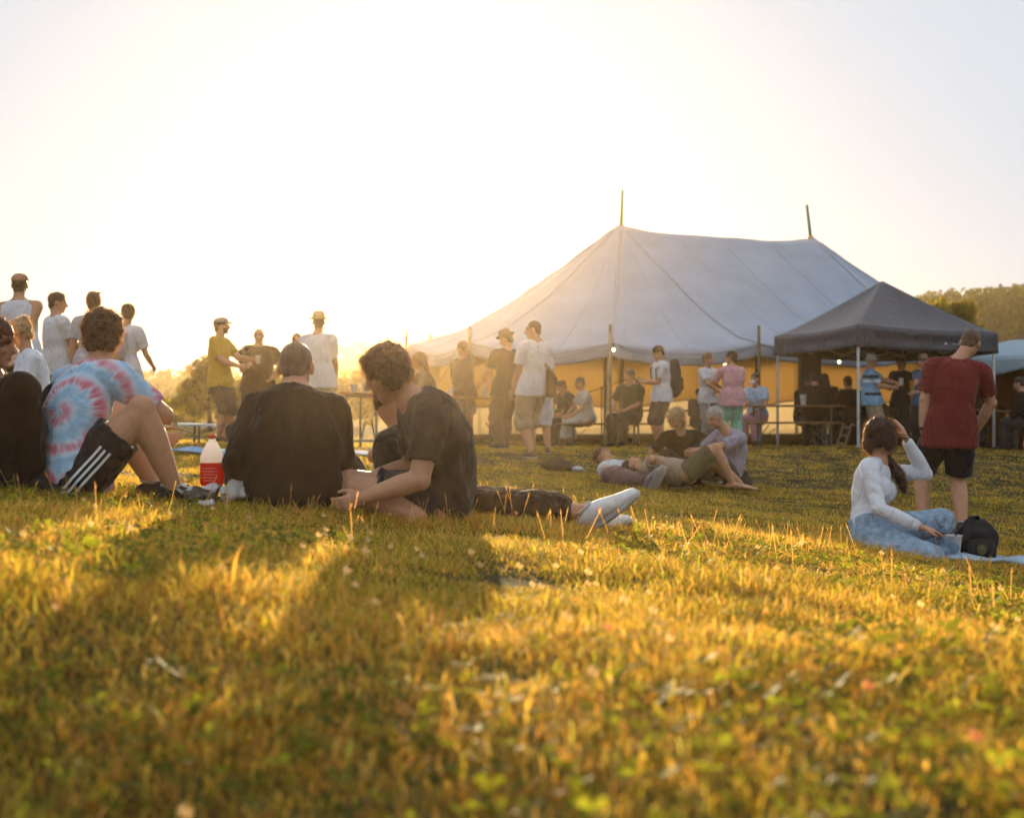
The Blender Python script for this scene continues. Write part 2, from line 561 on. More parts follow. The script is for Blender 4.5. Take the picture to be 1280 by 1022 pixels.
def body(s, voxel):
    H = s['H']; mb = MB()
    P, R, S = torso_rings(s)
    mb.tube(P, R, S, n=18)
    top = bez(s['pel'], s['ctrl'], s['neck'], [.9])[0]
    hc = s['head']; hu, hf, hr = s['hu'], s['hf'], s['hr_']
    nb = hc - hu * .035 * H - hf * .016 * H
    nr = .031 if s['fem'] else .035
    mb.tube([top, s['neck'], (s['neck'] + nb) / 2, nb], [(.06 * H, .045 * H), (nr * 1.25 * H, nr * 1.15 * H), (nr * H, nr * H), (nr * H, nr * H)], s['rs'], n=14)
    for k in 'rl':
        mb.tube([s['neck'] + s['sp_up'] * .012 * H, (s['neck'] + s['s' + k]) / 2 - s['sp_up'] * .004 * H, s['s' + k]], np.array([.026, .03, .034]) * H * (.85 if s['fem'] else 1))
        P, R = arm_pts(s, k); ltube(mb, P, R, 12)
        hand(mb, s, k, s.get('curl', .5))
        P, R = leg_pts(s, k)
        ltube(mb, P, R, 14)
        d = nrm(s['an' + k] - s['kn' + k]); back = nrm(-np.asarray(s['k' + k]) - d * np.dot(-np.asarray(s['k' + k]), d))
        mb.ell(s['kn' + k] + (s['an' + k] - s['kn' + k]) * .30 + back * .012 * H, (.031 * H, .031 * H, .06 * H), ax=[nrm(np.cross(back, d)), back, d])
        mb.ell(s['hip' + k] - nrm(fvec(s['ah'])) * .014 * H, (.052 * H, .052 * H, .058 * H))
        an, f, up, sd = foot_frame(s, k)
        mb.tube([an - f * .030 * H - up * .026 * H, an - f * .008 * H - up * .018 * H, an + f * .04 * H - up * .022 * H, an + f * .085 * H - up * .031 * H, an + f * .112 * H - up * .034 * H],
                [(.017 * H, .017 * H), (.019 * H, .022 * H), (.022 * H, .018 * H), (.026 * H, .0115 * H), (.022 * H, .008 * H)], side=sd, n=12)
    if s['fem']:
        c = bez(s['pel'], s['ctrl'], s['neck'], [.68])[0]; fw = np.cross(s['sp_up'], s['rs']); fw = fw if np.dot(fw, fvec(s['as_'])) > 0 else -fw
        for q in (1, -1): mb.ell(c + s['rs'] * q * .042 * H + fw * .045 * H, (.04 * H, .04 * H, .042 * H))
    # head
    ax = [hr, hf, hu]
    def at(r, f, u): return hc + hr * r * H + hf * f * H + hu * u * H
    mb.ell(at(0, -.006, .013), (.0435 * H, .0555 * H, .052 * H), ax, 18, 12)
    mb.ell(at(0, .012, -.024), (.0355 * H, .040 * H, .040 * H), ax, 16, 10)
    mb.ell(at(0, .037, -.052), (.016 * H, .013 * H, .0125 * H), ax)
    mb.ell(at(0, .043, .019), (.029 * H, .0085 * H, .007 * H), ax)
    for q in (1, -1):
        mb.ell(at(q * .0185, .0385, -.012), (.014 * H, .011 * H, .012 * H), ax)
        mb.ell(at(q * .0445, -.004, -.003), (.0065 * H, .0135 * H, .0185 * H), [rot(hr, hu, q * 18), rot(hf, hu, q * 18), hu])
    mb.tube([at(0, .047, .012), at(0, .055, -.002), at(0, .0625, -.0155)], np.array([.006, .0075, .0095]) * H, n=8)
    mb.ell(at(0, .047, -.034), (.014 * H, .007 * H, .0075 * H), ax)
    me = fuse(mb, voxel, 3)
    V = co_of(me); c = (V - hc) @ np.array([hr, hf, hu]).T / H
    paint = np.ones((len(V), 4)); r, f, u = c[:, 0], c[:, 1], c[:, 2]
    fr = (f > .022) & (np.abs(u) < .08) & (np.abs(r) < .06)
    ar = np.abs(r)
    e = fr & (((ar - .0185) / .0085) ** 2 + ((u - .006) / .0045) ** 2 < 1); paint[e, :3] = (.16, .13, .13)
    e = fr & (((ar - .019) / .0125) ** 2 + ((u - .0185) / .0035) ** 2 < 1); paint[e, :3] = (.35, .28, .25)
    e = fr & ((r / .014) ** 2 + ((u + .034) / .006) ** 2 < 1); paint[e, :3] = (.85, .55, .55)
    if s.get('beard'):
        e = (np.abs(u + .045) < .035) & (f > .012) & (u < -.012 - .1 * np.maximum(0, .05 - f)) & ~(fr & ((r / .012) ** 2 + ((u + .034) / .006) ** 2 < 1)); paint[e & (np.abs(r) < .06), :3] = (.42, .36, .33)
    a = me.color_attributes.new('paint', 'FLOAT_COLOR', 'POINT'); a.data.foreach_set('color', paint.astype(np.float32).ravel())
    return me


def strands(me, n, ln, flow, width=.0016, jit=.6):
    """fine loose strands standing on a hair surface"""
    V = co_of(me); N = no_of(me); i = rng.integers(0, len(V), n)
    b = V[i]; d = N[i] + np.asarray(flow)[None] + rng.normal(0, jit, (n, 3)); d /= np.linalg.norm(d, axis=1, keepdims=True)
    l = (ln * rng.uniform(.5, 1.3, n))[:, None]
    sd = np.cross(d, rng.normal(0, 1, (n, 3))); sd /= np.maximum(np.linalg.norm(sd, axis=1, keepdims=True), 1e-6); sd = sd * width
    b = b - N[i] * .003
    m = b + d * l * .6; e = m + (d * .7 + np.asarray(flow)[None] * .5) * l * .5
    P = np.stack([b - sd, b + sd, m + sd * .7, m - sd * .7, e], 1).reshape(-1, 3)
    mb = MB(); nV = len(V)
    faces = [tuple(p.vertices) for p in me.polygons]
    mb.add(V, faces)
    k = np.arange(n) * 5
    mb.add(P, np.stack([k, k + 1, k + 2, k + 3], 1).tolist() + np.stack([k + 3, k + 2, k + 4], 1).tolist())
    bpy.data.meshes.remove(me)
    out = mb.mesh(); out['strands'] = 2 * n
    return out


def two_mats(me, m):
    """the loose strands let the light through, the mass of the hair does not"""
    n = me['strands']; mi = np.zeros(len(me.polygons), np.int32); mi[len(mi) - n:] = 1
    me.materials.append(bpy.data.materials[m['loose']]); me.polygons.foreach_set('material_index', mi); me.update(); del me['strands']


def hair(s, style, det):
    H = s['H']; hc = s['head']; hu, hf, hr = s['hu'], s['hf'], s['hr_']; ax = [hr, hf, hu]
    def at(r, f, u): return hc + hr * r * H + hf * f * H + hu * u * H
    mb = MB(); amp = .009; st = .024; flow = -hu * .3 - hf * .3
    if style == 'buzz':
        mb.ell(at(0, -.010, .017), (.0455 * H, .0555 * H, .0525 * H), ax, 18, 12); mb.ell(at(0, -.036, -.018), (.034 * H, .022 * H, .03 * H), ax); amp = .0015; st = .006
    elif style == 'fringe_bald':
        mb.ell(at(0, -.022, -.005), (.0465 * H, .044 * H, .03 * H), ax, 18, 12); amp = .003; st = .008
    else:
        g = dict(short=.0, thick=.007, mop=.008, curly=.012).get(style, .004)
        mb.ell(at(0, -.011, .021), ((.0475 + g) * H, (.0585 + g * .8) * H, (.0535 + g) * H), ax, 18, 12)
        mb.ell(at(0, -.034, -.014), ((.039 + g) * H, (.027 + g) * H, (.036) * H), ax)
        if style in ('thick', 'curly'): amp = .014; st = .03
        if style == 'mop': st = .03; flow = hf * .4 - hu * .7
        if style in ('thick', 'mop'):
            mb.ell(at(0, .028, .055), (.036 * H, .026 * H, .018 * H), ax)
        if style in ('long', 'pony', 'curly', 'mop'):
            for q in (1, -1): mb.ell(at(q * .042, -.006, -.006), (.012 * H, .032 * H, .045 * H), ax)
        if style == 'long':
            d = nrm(-UP * .9 - hf * .25)
            for q in (-1, 0, 1):
                p = at(q * .026, -.035, -.02)
                mb.tube([p, p + d * .06 * H, p + d * .11 * H, p - UP * .15 * H + nrm(-hf) * .02 * H], np.array([(.03, .026), (.028, .022), (.024, .018), (.014, .01)]) * H, hr)
            st = .05; flow = -UP * 1.2
        if style == 'curly':
            for j in range(26):
                q = RND.uniform(-1, 1); u = RND.uniform(-.06, .045); bk = -.02 - .035 * (1 - abs(q)) + .03 * abs(q)
                mb.ell(at(q * .052, bk, u), (.017 * H,) * 3, ax, 8, 6)
            st = .035
        if style == 'bun':
            mb.ell(at(0, -.052, .062), (.024 * H, .024 * H, .022 * H), ax); mb.ell(at(0, -.044, .048), (.018 * H, .018 * H, .02 * H), ax); st = .03
        if style == 'pony':
            q = s.get('pony', 1)
            p = at(q * .02, -.04, -.035)
            p2 = s['neck'] + s['rs'] * q * .045 * H + fvec(s['as_']) * .035 * H
            mb.tube([at(q * .03, -.03, -.01), p, p2, p2 + fvec(s['as_']) * .035 * H - UP * .04 * H, p2 + fvec(s['as_']) * .05 * H - UP * .10 * H], np.array([.030, .026, .021, .020, .008]) * H)
            st = .035; flow = -UP
    v = {'near': .007, 'mid': .010, 'far': .014}[det]
    me = fuse(mb, v, 2); displace(me, amp, 55, off=rng.integers(0, 40))
    n = {'near': 5200, 'mid': 1500, 'far': 260}[det]
    if style == 'buzz': n //= 2
    return strands(me, n, st, flow, width={'near': .0007, 'mid': .0013, 'far': .0025}[det])


def strip_on(me, pts, width, dr, off=.003, n=24):
    """a narrow band laid on a garment: pts = path near it, dr = direction(s) to shoot inwards"""
    bvh = BVHTree.FromPolygons(co_of(me).tolist(), [tuple(p.vertices) for p in me.polygons])
    pts = np.asarray(pts, float); t = np.linspace(0, 1, len(pts)); tt = np.linspace(0, 1, n)
    P = np.stack([np.interp(tt, t, pts[:, i]) for i in range(3)], 1)
    T = np.gradient(P, axis=0); dr = nrm(dr); rows = []
    for p, tg in zip(P, T):
        sd = nrm(np.cross(tg, dr)); row = []
        for q in (-.5, 0, .5):
            o = Vector(p + sd * width * q - dr * .25)
            h = bvh.ray_cast(o, Vector(dr), .6)
            if h[0] is None: row.append(p + sd * width * q)
            else: row.append(np.array(h[0]) - dr * off)
        rows.append(row)
    mb = MB(); V = np.array(rows)
    mb.grid(V, n, 3); back = V + dr * off * .9
    mb.grid(back[:, ::-1], n, 3)
    return mb


def garment_top(s, sl, hem, loose, det, extra=None, collar=False):
    H = s['H']; mb = MB(); off = .010 if det != 'far' else .013
    snug = loose < 0; off = .004 if snug else off; loose = max(loose, 0)
    lo = -.2
    P, R, S = torso_rings(s, off, lo, 1.01, drop=max(hem, 0) * H * .4, loose=loose)
    if hem < 0: P, R, S = P[1:], R[1:], S[1:]
    if hem > .01:
        up = s['pel'][2] - gz(s['pel'][0], s['pel'][1]) > .4 * H
        if up:
            w_ = s['w']; q = np.array([.113 * H * w_ + .022, .080 * H * w_ + .028])
            for i, e in ((0, 1.03), (1, 1.), (2, .97), (3, .90)): R[i] = np.maximum(R[i], q * e)
        else:
            R[0] = R[0] + np.array([.004, .018]); R[1] = R[1] + np.array([.004, .014]); R[2] = R[2] + np.array([.004, .010])
        for k in 'rl': mb.ell(s['hip' + k] - nrm(fvec(s['ah'])) * .014 * H + nrm(s['neck'] - s['pel']) * .02 * H, (.066 * H, .066 * H, .06 * H))
    mb.tube(P, R, S, n=20, cap='flat')
    for k in 'rl':
        rr = np.array([.030, .034, .038]) * H * (.86 if s['fem'] else 1) + off * .6
        if sl > 0:
            mb.tube([s['neck'] - s['sp_up'] * .006 * H, (s['neck'] + s['s' + k]) / 2 - s['sp_up'] * .005 * H, s['s' + k]], rr)
            P, R = arm_pts(s, k); f = sl * .72 if sl < .8 else sl
            R = R + off + (0 if snug else .004) + loose * .006
            P, R = cutpath(P, R, min(f, .97))
            if f < .7: R[-1] = R[-1] * 1.12 + .004
            ltube(mb, P, R, 14, 'flat')
        else:
            mb.tube([s['neck'] - s['sp_up'] * .01 * H, (s['neck'] + s['s' + k]) / 2 - s['sp_up'] * .008 * H], rr[:2] * .9)
    if s['fem']:
        c = bez(s['pel'], s['ctrl'], s['neck'], [.68])[0]; fw = np.cross(s['sp_up'], s['rs']); fw = fw if np.dot(fw, fvec(s['as_'])) > 0 else -fw
        for q in (1, -1): mb.ell(c + s['rs'] * q * .040 * H + fw * .046 * H, (.045 * H, .044 * H, .046 * H))
    if extra: extra(mb)
    v = {'near': .009, 'mid': .012, 'far': .017}[det]
    me = fuse(mb, v, 4)
    displace(me, .006 if snug else .011, 8.0, stretch=(1.2, 1.2, .55), off=rng.integers(0, 60), oct=3, bias=.62)
    return me


def garment_bottom(s, kind, ln, loose, det):
    H = s['H']; mb = MB(); off = .012 + loose
    P, R, S = torso_rings(s, .008, -.2, .2)
    mb.tube(P, R, S, n=18, cap='flat')
    if kind in ('skirt', 'dress'):
        kn = (s['knl'] + s['knr']) / 2; an = (s['anl'] + s['anr']) / 2
        rk = np.linalg.norm(s['knl'] - s['knr']) / 2; ra = np.linalg.norm(s['anl'] - s['anr']) / 2
        p0 = s['pel']; P = np.array([p0, p0 + (kn - p0) * .5, kn, kn + (an - kn) * .5, an]); R = np.array([(.098 * H, .075 * H), (.05 * H + rk * .8 + .04, .085 * H), (.05 * H + rk, .075 * H), (.055 * H + ra, .085 * H), (.06 * H + ra, .1 * H)])
        P, R = cutpath(P, R, ln); mb.tube(P, R, s['rh'], n=18, cap='flat')
    else:
        for k in 'rl':
            P, R = leg_pts(s, k); P, R = cutpath(P, R + off * np.array([.5, .7, .9, 1, 1, 1, 1]), ln)
            if ln < .75: R[-1] = R[-1] * 1.06 + .006
            ltube(mb, P, R, 14, 'flat')
            mb.ell(s['hip' + k] - nrm(fvec(s['ah'])) * .014 * H, (.056 * H, .057 * H, .063 * H))
    me = fuse(mb, {'near': .009, 'mid': .012, 'far': .016}[det], 4)
    displace(me, .010, 8, off=rng.integers(0, 60), oct=3, bias=.45)
    return me


def shoe(s, k, m, o, det, sole=True, high=0., name='shoe'):
    an, f, up, sd = foot_frame(s, k); H = s['H'] * s.get('shoe_k', 1.); an = an + UP * .045 * (H - s['H'])
    mb = MB(); e = .006
    mb.tube([an - f * .034 * H - up * .022 * H, an - f * .008 * H - up * .012 * H, an + f * .035 * H - up * .018 * H, an + f * .085 * H - up * .029 * H, an + f * .122 * H - up * .032 * H],
            np.array([(.019, .021), (.022, .026), (.024, .022), (.027, .0155), (.021, .010)]) * H + e, side=sd, n=14)
    if high: mb.tube([an - up * .02 * H, an + up * (.0 + high) * H], [(.024 * H + e), (.023 * H + e)], n=12)
    me = fuse(mb, .008 if det == 'near' else .012, 2)
    sh = obj(name, me, m, o)
    if sole:
        q = MB()
        q.tube([an - f * .042 * H - up * .044 * H, an - f * .01 * H - up * .046 * H, an + f * .05 * H - up * .046 * H, an + f * .09 * H - up * .044 * H, an + f * .128 * H - up * .040 * H],
               np.array([(.022, .009), (.025, .009), (.026, .009), (.030, .009), (.022, .008)]) * H + .004, side=sd, n=12)
        so = obj('sole', q, SOLE, o); so.parent = sh
        if det == 'near':
            q = MB()
            for t in (.045, .06, .075):
                c = an + f * t * H - up * (.004 + .012 * (t - .045) / .03) * H
                q.tube([c - sd * .017 * H - up * .006 * H, c + up * .002 * H, c + sd * .017 * H - up * .006 * H], .0035, n=6)
            la = obj('laces', q, LACE, o); la.parent = sh
            q = MB(); th = np.linspace(0, 2 * math.pi, 15); q.tube([an - f * .008 * H + up * .012 * H + (f * math.cos(a) * .027 + sd * math.sin(a) * .024) * H for a in th], .006, n=6)
            cl = obj('collar', q, SOLE, o); cl.parent = sh
    return sh


def hat(s, kind, m, o, bandm=None):
    H = s['H']; hc = s['head']; hu, hf, hr = s['hu'], s['hf'], s['hr_']
    c = hc + hu * .026 * H - hf * .004 * H
    if kind == 'cap':
        ax = nrm(hu + hf * .08); mb = MB()
        th = np.linspace(0, 1, 9)
        V = []
        for t in th:
            a = t * math.pi / 2
            for j in range(28):
                p = 2 * math.pi * j / 28
                V.append(c + (hr * math.cos(p) * .051 + hf * math.sin(p) * .062) * H * math.cos(a) ** .8 + hu * math.sin(a) * .044 * H + hu * .004 * H)
        V = np.array(V).reshape(9, 28, 3).transpose(1, 0, 2); mb.grid(V, 28, 9, wrap=True)
        h = obj('cap', mb, m, o); md = h.modifiers.new('thick', 'SOLIDIFY'); md.thickness = .004
        mb = MB(); V = []
        for i in range(9):
            for j in range(5):
                p = math.radians(40 + 100 * i / 8); r = .06 + .05 * j / 4 * math.sin(p) ** 1.5
                V.append(c + (hr * math.cos(p) * .052 + hf * (math.sin(p) * .06 + .047 * j / 4 * math.sin(math.pi * i / 8) ** .5)) * H + hu * (.005 - .008 * j / 4 - .006 * abs(i - 4) / 4) * H)
        mb.grid(np.array(V).reshape(9, 5, 3), 9, 5)
        v = obj('visor', mb, m, o); v.parent = h; md = v.modifiers.new('thick', 'SOLIDIFY'); md.thickness = .005
        return h
    brim = .098 if kind == 'sun' else .083
    V = []; prof = [(.002, .058), (.028, .060), (.040, .050), (.048, .02), (.050, .004), (.054, -.001), (.07, -.004), (brim, -.002 + (.006 if kind == 'straw' else -.01))]
    mb = MB(); n = 30
    for j in range(n):
        p = 2 * math.pi * j / n
        for r, h in prof:
            e = 1.15 if r < .06 else 1.08
            V.append(c + (hr * math.cos(p) * r + hf * math.sin(p) * r * e) * H + hu * (h + .004 + (.006 * math.sin(p) ** 2 if r > .07 else 0) - (.012 if r < .01 and kind != 'sun' else 0)) * H)
    mb.grid(np.array(V).reshape(n, len(prof), 3), n, len(prof), wrap=True)
    h = obj('hat', mb, m, o); md = h.modifiers.new('thick', 'SOLIDIFY'); md.thickness = .004
    mb = MB()
    V = [c + (hr * math.cos(p) * (.0505 - .0025 * q) + hf * math.sin(p) * (.0505 - .0025 * q) * 1.16) * H + hu * (.008 + .016 * q) * H for p in np.linspace(0, 2 * math.pi, 31)[:-1] for q in (0, 1)]
    mb.grid(np.array(V).reshape(30, 2, 3), 30, 2, wrap=True)
    b = obj('hat_band', mb, bandm or BLACK_BAND, o); b.parent = h; md = b.modifiers.new('thick', 'SOLIDIFY'); md.thickness = .003
    return h


def person(s, label, group=None, det='far', w=1., fem=False, skin=None, top=None, bottom=None, shoes=None, hr=None, hat_=None, extra=None, cat='person', sole=True, high=0., shoename='shoe'):
    """top=(material, sleeve fraction, hem drop, looseness[, name]) bottom=(material, kind, length, looseness)"""
    solve(s, w, fem)
    gx, gy = s['pel'][0], s['pel'][1]
    base = np.array([gx, gy, min(gz(gx, gy), s['pel'][2])])
    o = obj('person', body(s, {'near': .007, 'mid': .010, 'far': .012}[det]), skin or SKIN, base=base)
    tag(o, label, cat, group)
    ch = {}
    if top:
        nm = top[4] if len(top) > 4 else 'shirt'
        ch['top'] = obj(nm, garment_top(s, top[1], top[2], top[3], det), top[0], o)
    if bottom:
        ch['bottom'] = obj(bottom[1], garment_bottom(s, bottom[1], bottom[2], bottom[3], det), bottom[0], o)
    if shoes is not None:
        for k in 'rl': ch['shoe' + k] = shoe(s, k, shoes, o, det, sole and det != 'far', high, shoename)
    if hr: ch['hair'] = obj('hair', hair(s, hr[1], det), hr[0], o); two_mats(ch['hair'].data, hr[0])
    if hat_: ch['hat'] = hat(s, hat_[0], hat_[1], o, hat_[2] if len(hat_) > 2 else None)
    ch['o'] = o
    return ch


def bracelet(s, k, m, o, t=.9, name='wristband', r=1.15, wid=.012):
    H = s['H']; P, R = arm_pts(s, k); a, b = s['el' + k], s['wr' + k]
    p = a + (b - a) * t; d = nrm(b - a); rad = np.interp(t, [0, .33, .66, 1], R[3:]) * r
    mb = MB(); mb.tube([p - d * wid / 2, p + d * wid / 2], [rad, rad], n=16, cap='flat')
    return obj(name, mb, m, o)
# ------------------------------------------------------------------ the cast
BLACK = cloth('black_cotton', (.026, .018, .013), var=.2, folds=.5, spec=.04)
BLACK_SHORTS = cloth('black_polyester', (.014, .014, .017), rough=.6)
CHAR = cloth('charcoal_cotton', (.046, .040, .035))
WHITE = cloth('white_cotton', (.74, .74, .75), tr=.18, tcol=(.75, .65, .5), folds=.8)
WHITE2 = cloth('white_jersey', (.70, .72, .76), folds=.7)
MAROON = cloth('maroon_cotton', (.16, .022, .022), folds=.75)
YELLOW = cloth('mustard_cotton', (.50, .31, .03), tr=.1)
KHAKI = cloth('khaki_twill', (.34, .27, .18)); OLIVE = cloth('olive_twill', (.12, .10, .05)); BROWN = cloth('brown_twill', (.10, .07, .05))
GREYT = cloth('grey_trouser_twill', (.30, .29, .27)); PINK = cloth('pink_cotton', (.62, .33, .35)); MINT = cloth('mint_twill', (.22, .50, .38))
LILAC = cloth('lilac_grey_cotton', (.36, .31, .36)); CREAM = cloth('cream_linen', (.58, .52, .42), tr=.15); BLUEW = cloth('pale_blue_cotton', (.40, .50, .62))
BLUE = cloth('blue_cotton', (.10, .16, .26)); DGREEN = cloth('dark_green_cotton', (.035, .045, .02)); TAN = cloth('tan_linen', (.36, .27, .19)); GREYL = cloth('light_grey_cotton', (.45, .45, .47))
SNEAK = pmat('white_sneaker', (.72, .71, .69), rough=.6, bump=.2, bscale=120); DSHOE = pmat('dark_shoe', (.025, .022, .02), rough=.6); BSHOE = pmat('brown_sandal', (.15, .08, .04), rough=.7)
JEANS = cloth('light_blue_denim', (.30, .42, .54), bump=.4, bscale=400, var=.25, scale=30)


def tie_dye():
    m = bpy.data.materials.new('tie_dye_cotton'); m.use_nodes = True; t = m.node_tree; L = t.links.new
    p = t.nodes['Principled BSDF']; p.inputs['Roughness'].default_value = .9; p.inputs['Specular IOR Level'].default_value = .1
    tc = nd(t, 'ShaderNodeTexCoord')
    wob = nd(t, 'ShaderNodeTexNoise'); wob.inputs['Scale'].default_value = 9; wob.inputs['Detail'].default_value = 4; L(tc.outputs['Object'], wob.inputs['Vector'])
    sub = nd(t, 'ShaderNodeVectorMath', operation='SUBTRACT'); sub.inputs[1].default_value = TD_C; L(tc.outputs['Object'], sub.inputs[0])
    sp = nd(t, 'ShaderNodeSeparateXYZ'); L(sub.outputs[0], sp.inputs[0])
    def mth(op, a, b=None):
        n = nd(t, 'ShaderNodeMath', operation=op)
        for i, x in enumerate((a, b)):
            if x is None: continue
            if isinstance(x, (int, float)): n.inputs[i].default_value = x
            else: L(x, n.inputs[i])
        return n.outputs[0]
    ln = nd(t, 'ShaderNodeVectorMath', operation='LENGTH'); L(sub.outputs[0], ln.inputs[0])
    ang = mth('ARCTAN2', sp.outputs['Z'], sp.outputs['X'])
    # radial streaks: noise over the angle
    cmb = nd(t, 'ShaderNodeCombineXYZ'); L(mth('MULTIPLY', mth('COSINE', ang), 5.5), cmb.inputs[0]); L(mth('MULTIPLY', mth('SINE', ang), 5.5), cmb.inputs[1]); L(mth('MULTIPLY', ln.outputs['Value'], 3.), cmb.inputs[2])
    st = nd(t, 'ShaderNodeTexNoise'); st.inputs['Scale'].default_value = 1.6; st.inputs['Detail'].default_value = 3; L(cmb.outputs[0], st.inputs['Vector'])
    rr = mth('ADD', ln.outputs['Value'], mth('MULTIPLY', mth('SUBTRACT', wob.outputs['Fac'], .5), .05))
    rr = mth('ADD', rr, mth('MULTIPLY', mth('SUBTRACT', st.outputs['Fac'], .5), .045))
    rr = mth('ADD', rr, mth('MULTIPLY', ang, .013))
    ring = mth('SINE', mth('MULTIPLY', rr, 2 * math.pi / .135))
    v = mth('ADD', ring, mth('MULTIPLY', mth('SUBTRACT', st.outputs['Fac'], .5), 2.8))
    cr = nd(t, 'ShaderNodeValToRGB'); e = cr.color_ramp.elements
    e[0].position = .10; e[0].color = (.30, .49, .64, 1); e[1].position = .86; e[1].color = (.54, .17, .22, 1)
    k = cr.color_ramp.elements.new(.42); k.color = (.46, .60, .70, 1); k = cr.color_ramp.elements.new(.60); k.color = (.56, .46, .54, 1); k = cr.color_ramp.elements.new(.73); k.color = (.60, .30, .36, 1)
    L(mth('ADD', mth('MULTIPLY', v, .34), .42), cr.inputs['Fac'])
    L(cr.outputs['Color'], p.inputs['Base Color'])
    b = nd(t, 'ShaderNodeBump'); b.inputs['Strength'].default_value = .55; b.inputs['Distance'].default_value = .05
    n3 = nd(t, 'ShaderNodeTexNoise'); n3.inputs['Scale'].default_value = 8; n3.inputs['Distortion'].default_value = 1.5; L(tc.outputs['Object'], n3.inputs['Vector']); L(n3.outputs['Fac'], b.inputs['Height']); L(b.outputs['Normal'], p.inputs['Normal'])
    return m


# --- near group on the grass
GN = 'friends sitting on the grass nearest the camera'
Y0 = 6.7
s = stand(100, Y0, 115, 1.74)
s.update(pel=W(99, 590, Y0), neck=W(120, 463, Y0 + .13), head=W(128, 424, Y0 + .20), bulge=np.array([-.05, -.06, 0]), ah=112, as_=138, hd=(190, -14, 0),
         hr=W(178, 528, Y0 + .30), er=np.array([1., -.5, -.25]), hl=W(190, 545, Y0 + .38), el=np.array([-.2, .6, -.6]),
         fr=W(218, 612, Y0 + .02), kr=np.array([.35, -.1, 1]), fl=W(192, 606, Y0 + .34), kl=np.array([-.3, .4, 1]), fdr=95, fdl=100, tilt=-.06)
s['bulge'] = np.array([-.045, -.05, 0])
TD_C = tuple(W(80, 512, Y0 - .12) - np.array([s['pel'][0], s['pel'][1], min(gz(s['pel'][0], s['pel'][1]), s['pel'][2])]))
c = person(s, 'man in a blue and pink tie-dye t-shirt sitting with his arms round his knees', GN, 'near', 1.02, top=(tie_dye(), .58, .03, .14), bottom=(BLACK_SHORTS, 'shorts', .33, .012),
           shoes=DSHOE, hr=(H_BROWN, 'thick'))
a, b = s['hipr'], s['knr']; dth = nrm(b - a); inn = np.array([.15, 1, .25]); up_ = nrm(np.cross(dth, inn)); up_ = up_ if up_[2] > 0 else -up_
STRIPE = cloth('white_stripe_tape', (.75, .75, .74), folds=0)
for i in (-1, 0, 1):
    q = strip_on(c['bottom'].data, [a + c['o'].location * 0 - np.array(c['o']['_b']) + dth * t - inn * .1 + up_ * (.026 * i - .012) for t in (-.03, .235)], .011, nrm(inn), .004)
    me = q.mesh(); set_co(me, co_of(me) + np.array(c['o']['_b'])); st = obj('stripe', me, STRIPE, c['o']); st.parent = c['bottom']

Y0 = 6.8
s = stand(368, Y0, 180, 1.82)
s.update(pel=W(366, 630, Y0), neck=W(370, 494, Y0 + .13), head=W(370, 460, Y0 + .23), bulge=np.array([0, -.07, 0]), hd=(180, -16, 0),
         hl=W(306, 612, Y0 + .14), el=np.array([-.25, -.6, -1]), hr=W(420, 572, Y0 + .36), er=np.array([.25, -.3, -1]), shl=np.array([.03, 0, -.03]), shr=np.array([-.03, 0, -.03]),
         fl=W(405, 628, Y0 + .42), kl=np.array([-1, .3, .5]), fr=W(335, 628, Y0 + .5), kr=np.array([1, .3, .5]), fdl=110, fdr=250)
person(s, 'man with cropped hair in a loose black shirt seen from behind beside the red bottle', GN, 'near', 1.1, skin=SKIN, top=(BLACK, .74, .05, .26), bottom=(CHAR, 'trousers', .9, .02),
       shoes=DSHOE, hr=(H_LIGHT, 'buzz'))

s = stand(540, Y0, -75, 1.78)
s.update(pel=W(548, 626, Y0), neck=W(516, 502, Y0 + .0), head=W(483, 467, Y0 - .02), bulge=np.array([.085, .02, .03]), ah=-80, as_=-72, hd=(-78, -24, 0),
         hl=W(455, 622, Y0 - .26), el=np.array([.25, -.35, -1]), shl=np.array([0, 0, -.04]), hr=W(452, 602, Y0 + .22), er=np.array([.2, .5, -1]),
         fl=W(524, 646, Y0 - .26), kl=np.array([-1, -.1, .12]), fr=W(520, 640, Y0 + .30), kr=np.array([-1, .1, .18]), fdl=-60, fdr=-100)
person(s, 'man with thick hair and a dark printed t-shirt sitting side-on with his head bowed', GN, 'near', 1.08, top=(cloth('washed_black_print', (.050, .033, .022), var=.7, scale=11), .52, .05, .16),
       bottom=(CHAR, 'shorts', .36, .014), shoes=None, hr=(H_BROWN, 'mop'))

Y1 = 7.25
s = stand(560, Y1, 70, 1.72)
s.update(pel=W(543, 634, Y1 + .05), neck=W(508, 540, Y1 + .12), head=W(492, 497, Y1 + .12), bulge=np.array([-.03, .02, 0]), ah=72, as_=60, hd=(60, -10, 0),
         hl=W(520, 600, Y1 + .28), el=np.array([-1, .3, 0]), hr=W(545, 600, Y1 - .06), er=np.array([-1, -.2, 0]),
         fr=W(735, 640, Y1 - .30), kr=np.array([0, -1, .55]), fl=W(726, 650, Y1 - .06), kl=np.array([0, -1, .3]), fdr=np.array([.66, -.2, .5]), fdl=np.array([.8, .3, .15]))
s['shoe_k'] = 1.12; s['fur'] = np.array([-.6, 0, .4]); s['ful'] = np.array([-.6, 0, .4])
person(s, 'person behind the bowed man with trousered legs and white sneakers stretched out to the side', GN, 'near', 1., top=(CHAR, .55, .03, .1), bottom=(cloth('dark_brown_print_trousers', (.055, .032, .02), var=.6, scale=22), 'trousers', .83, .022),
       shoes=SNEAK, hr=(H_DARK, 'short'))

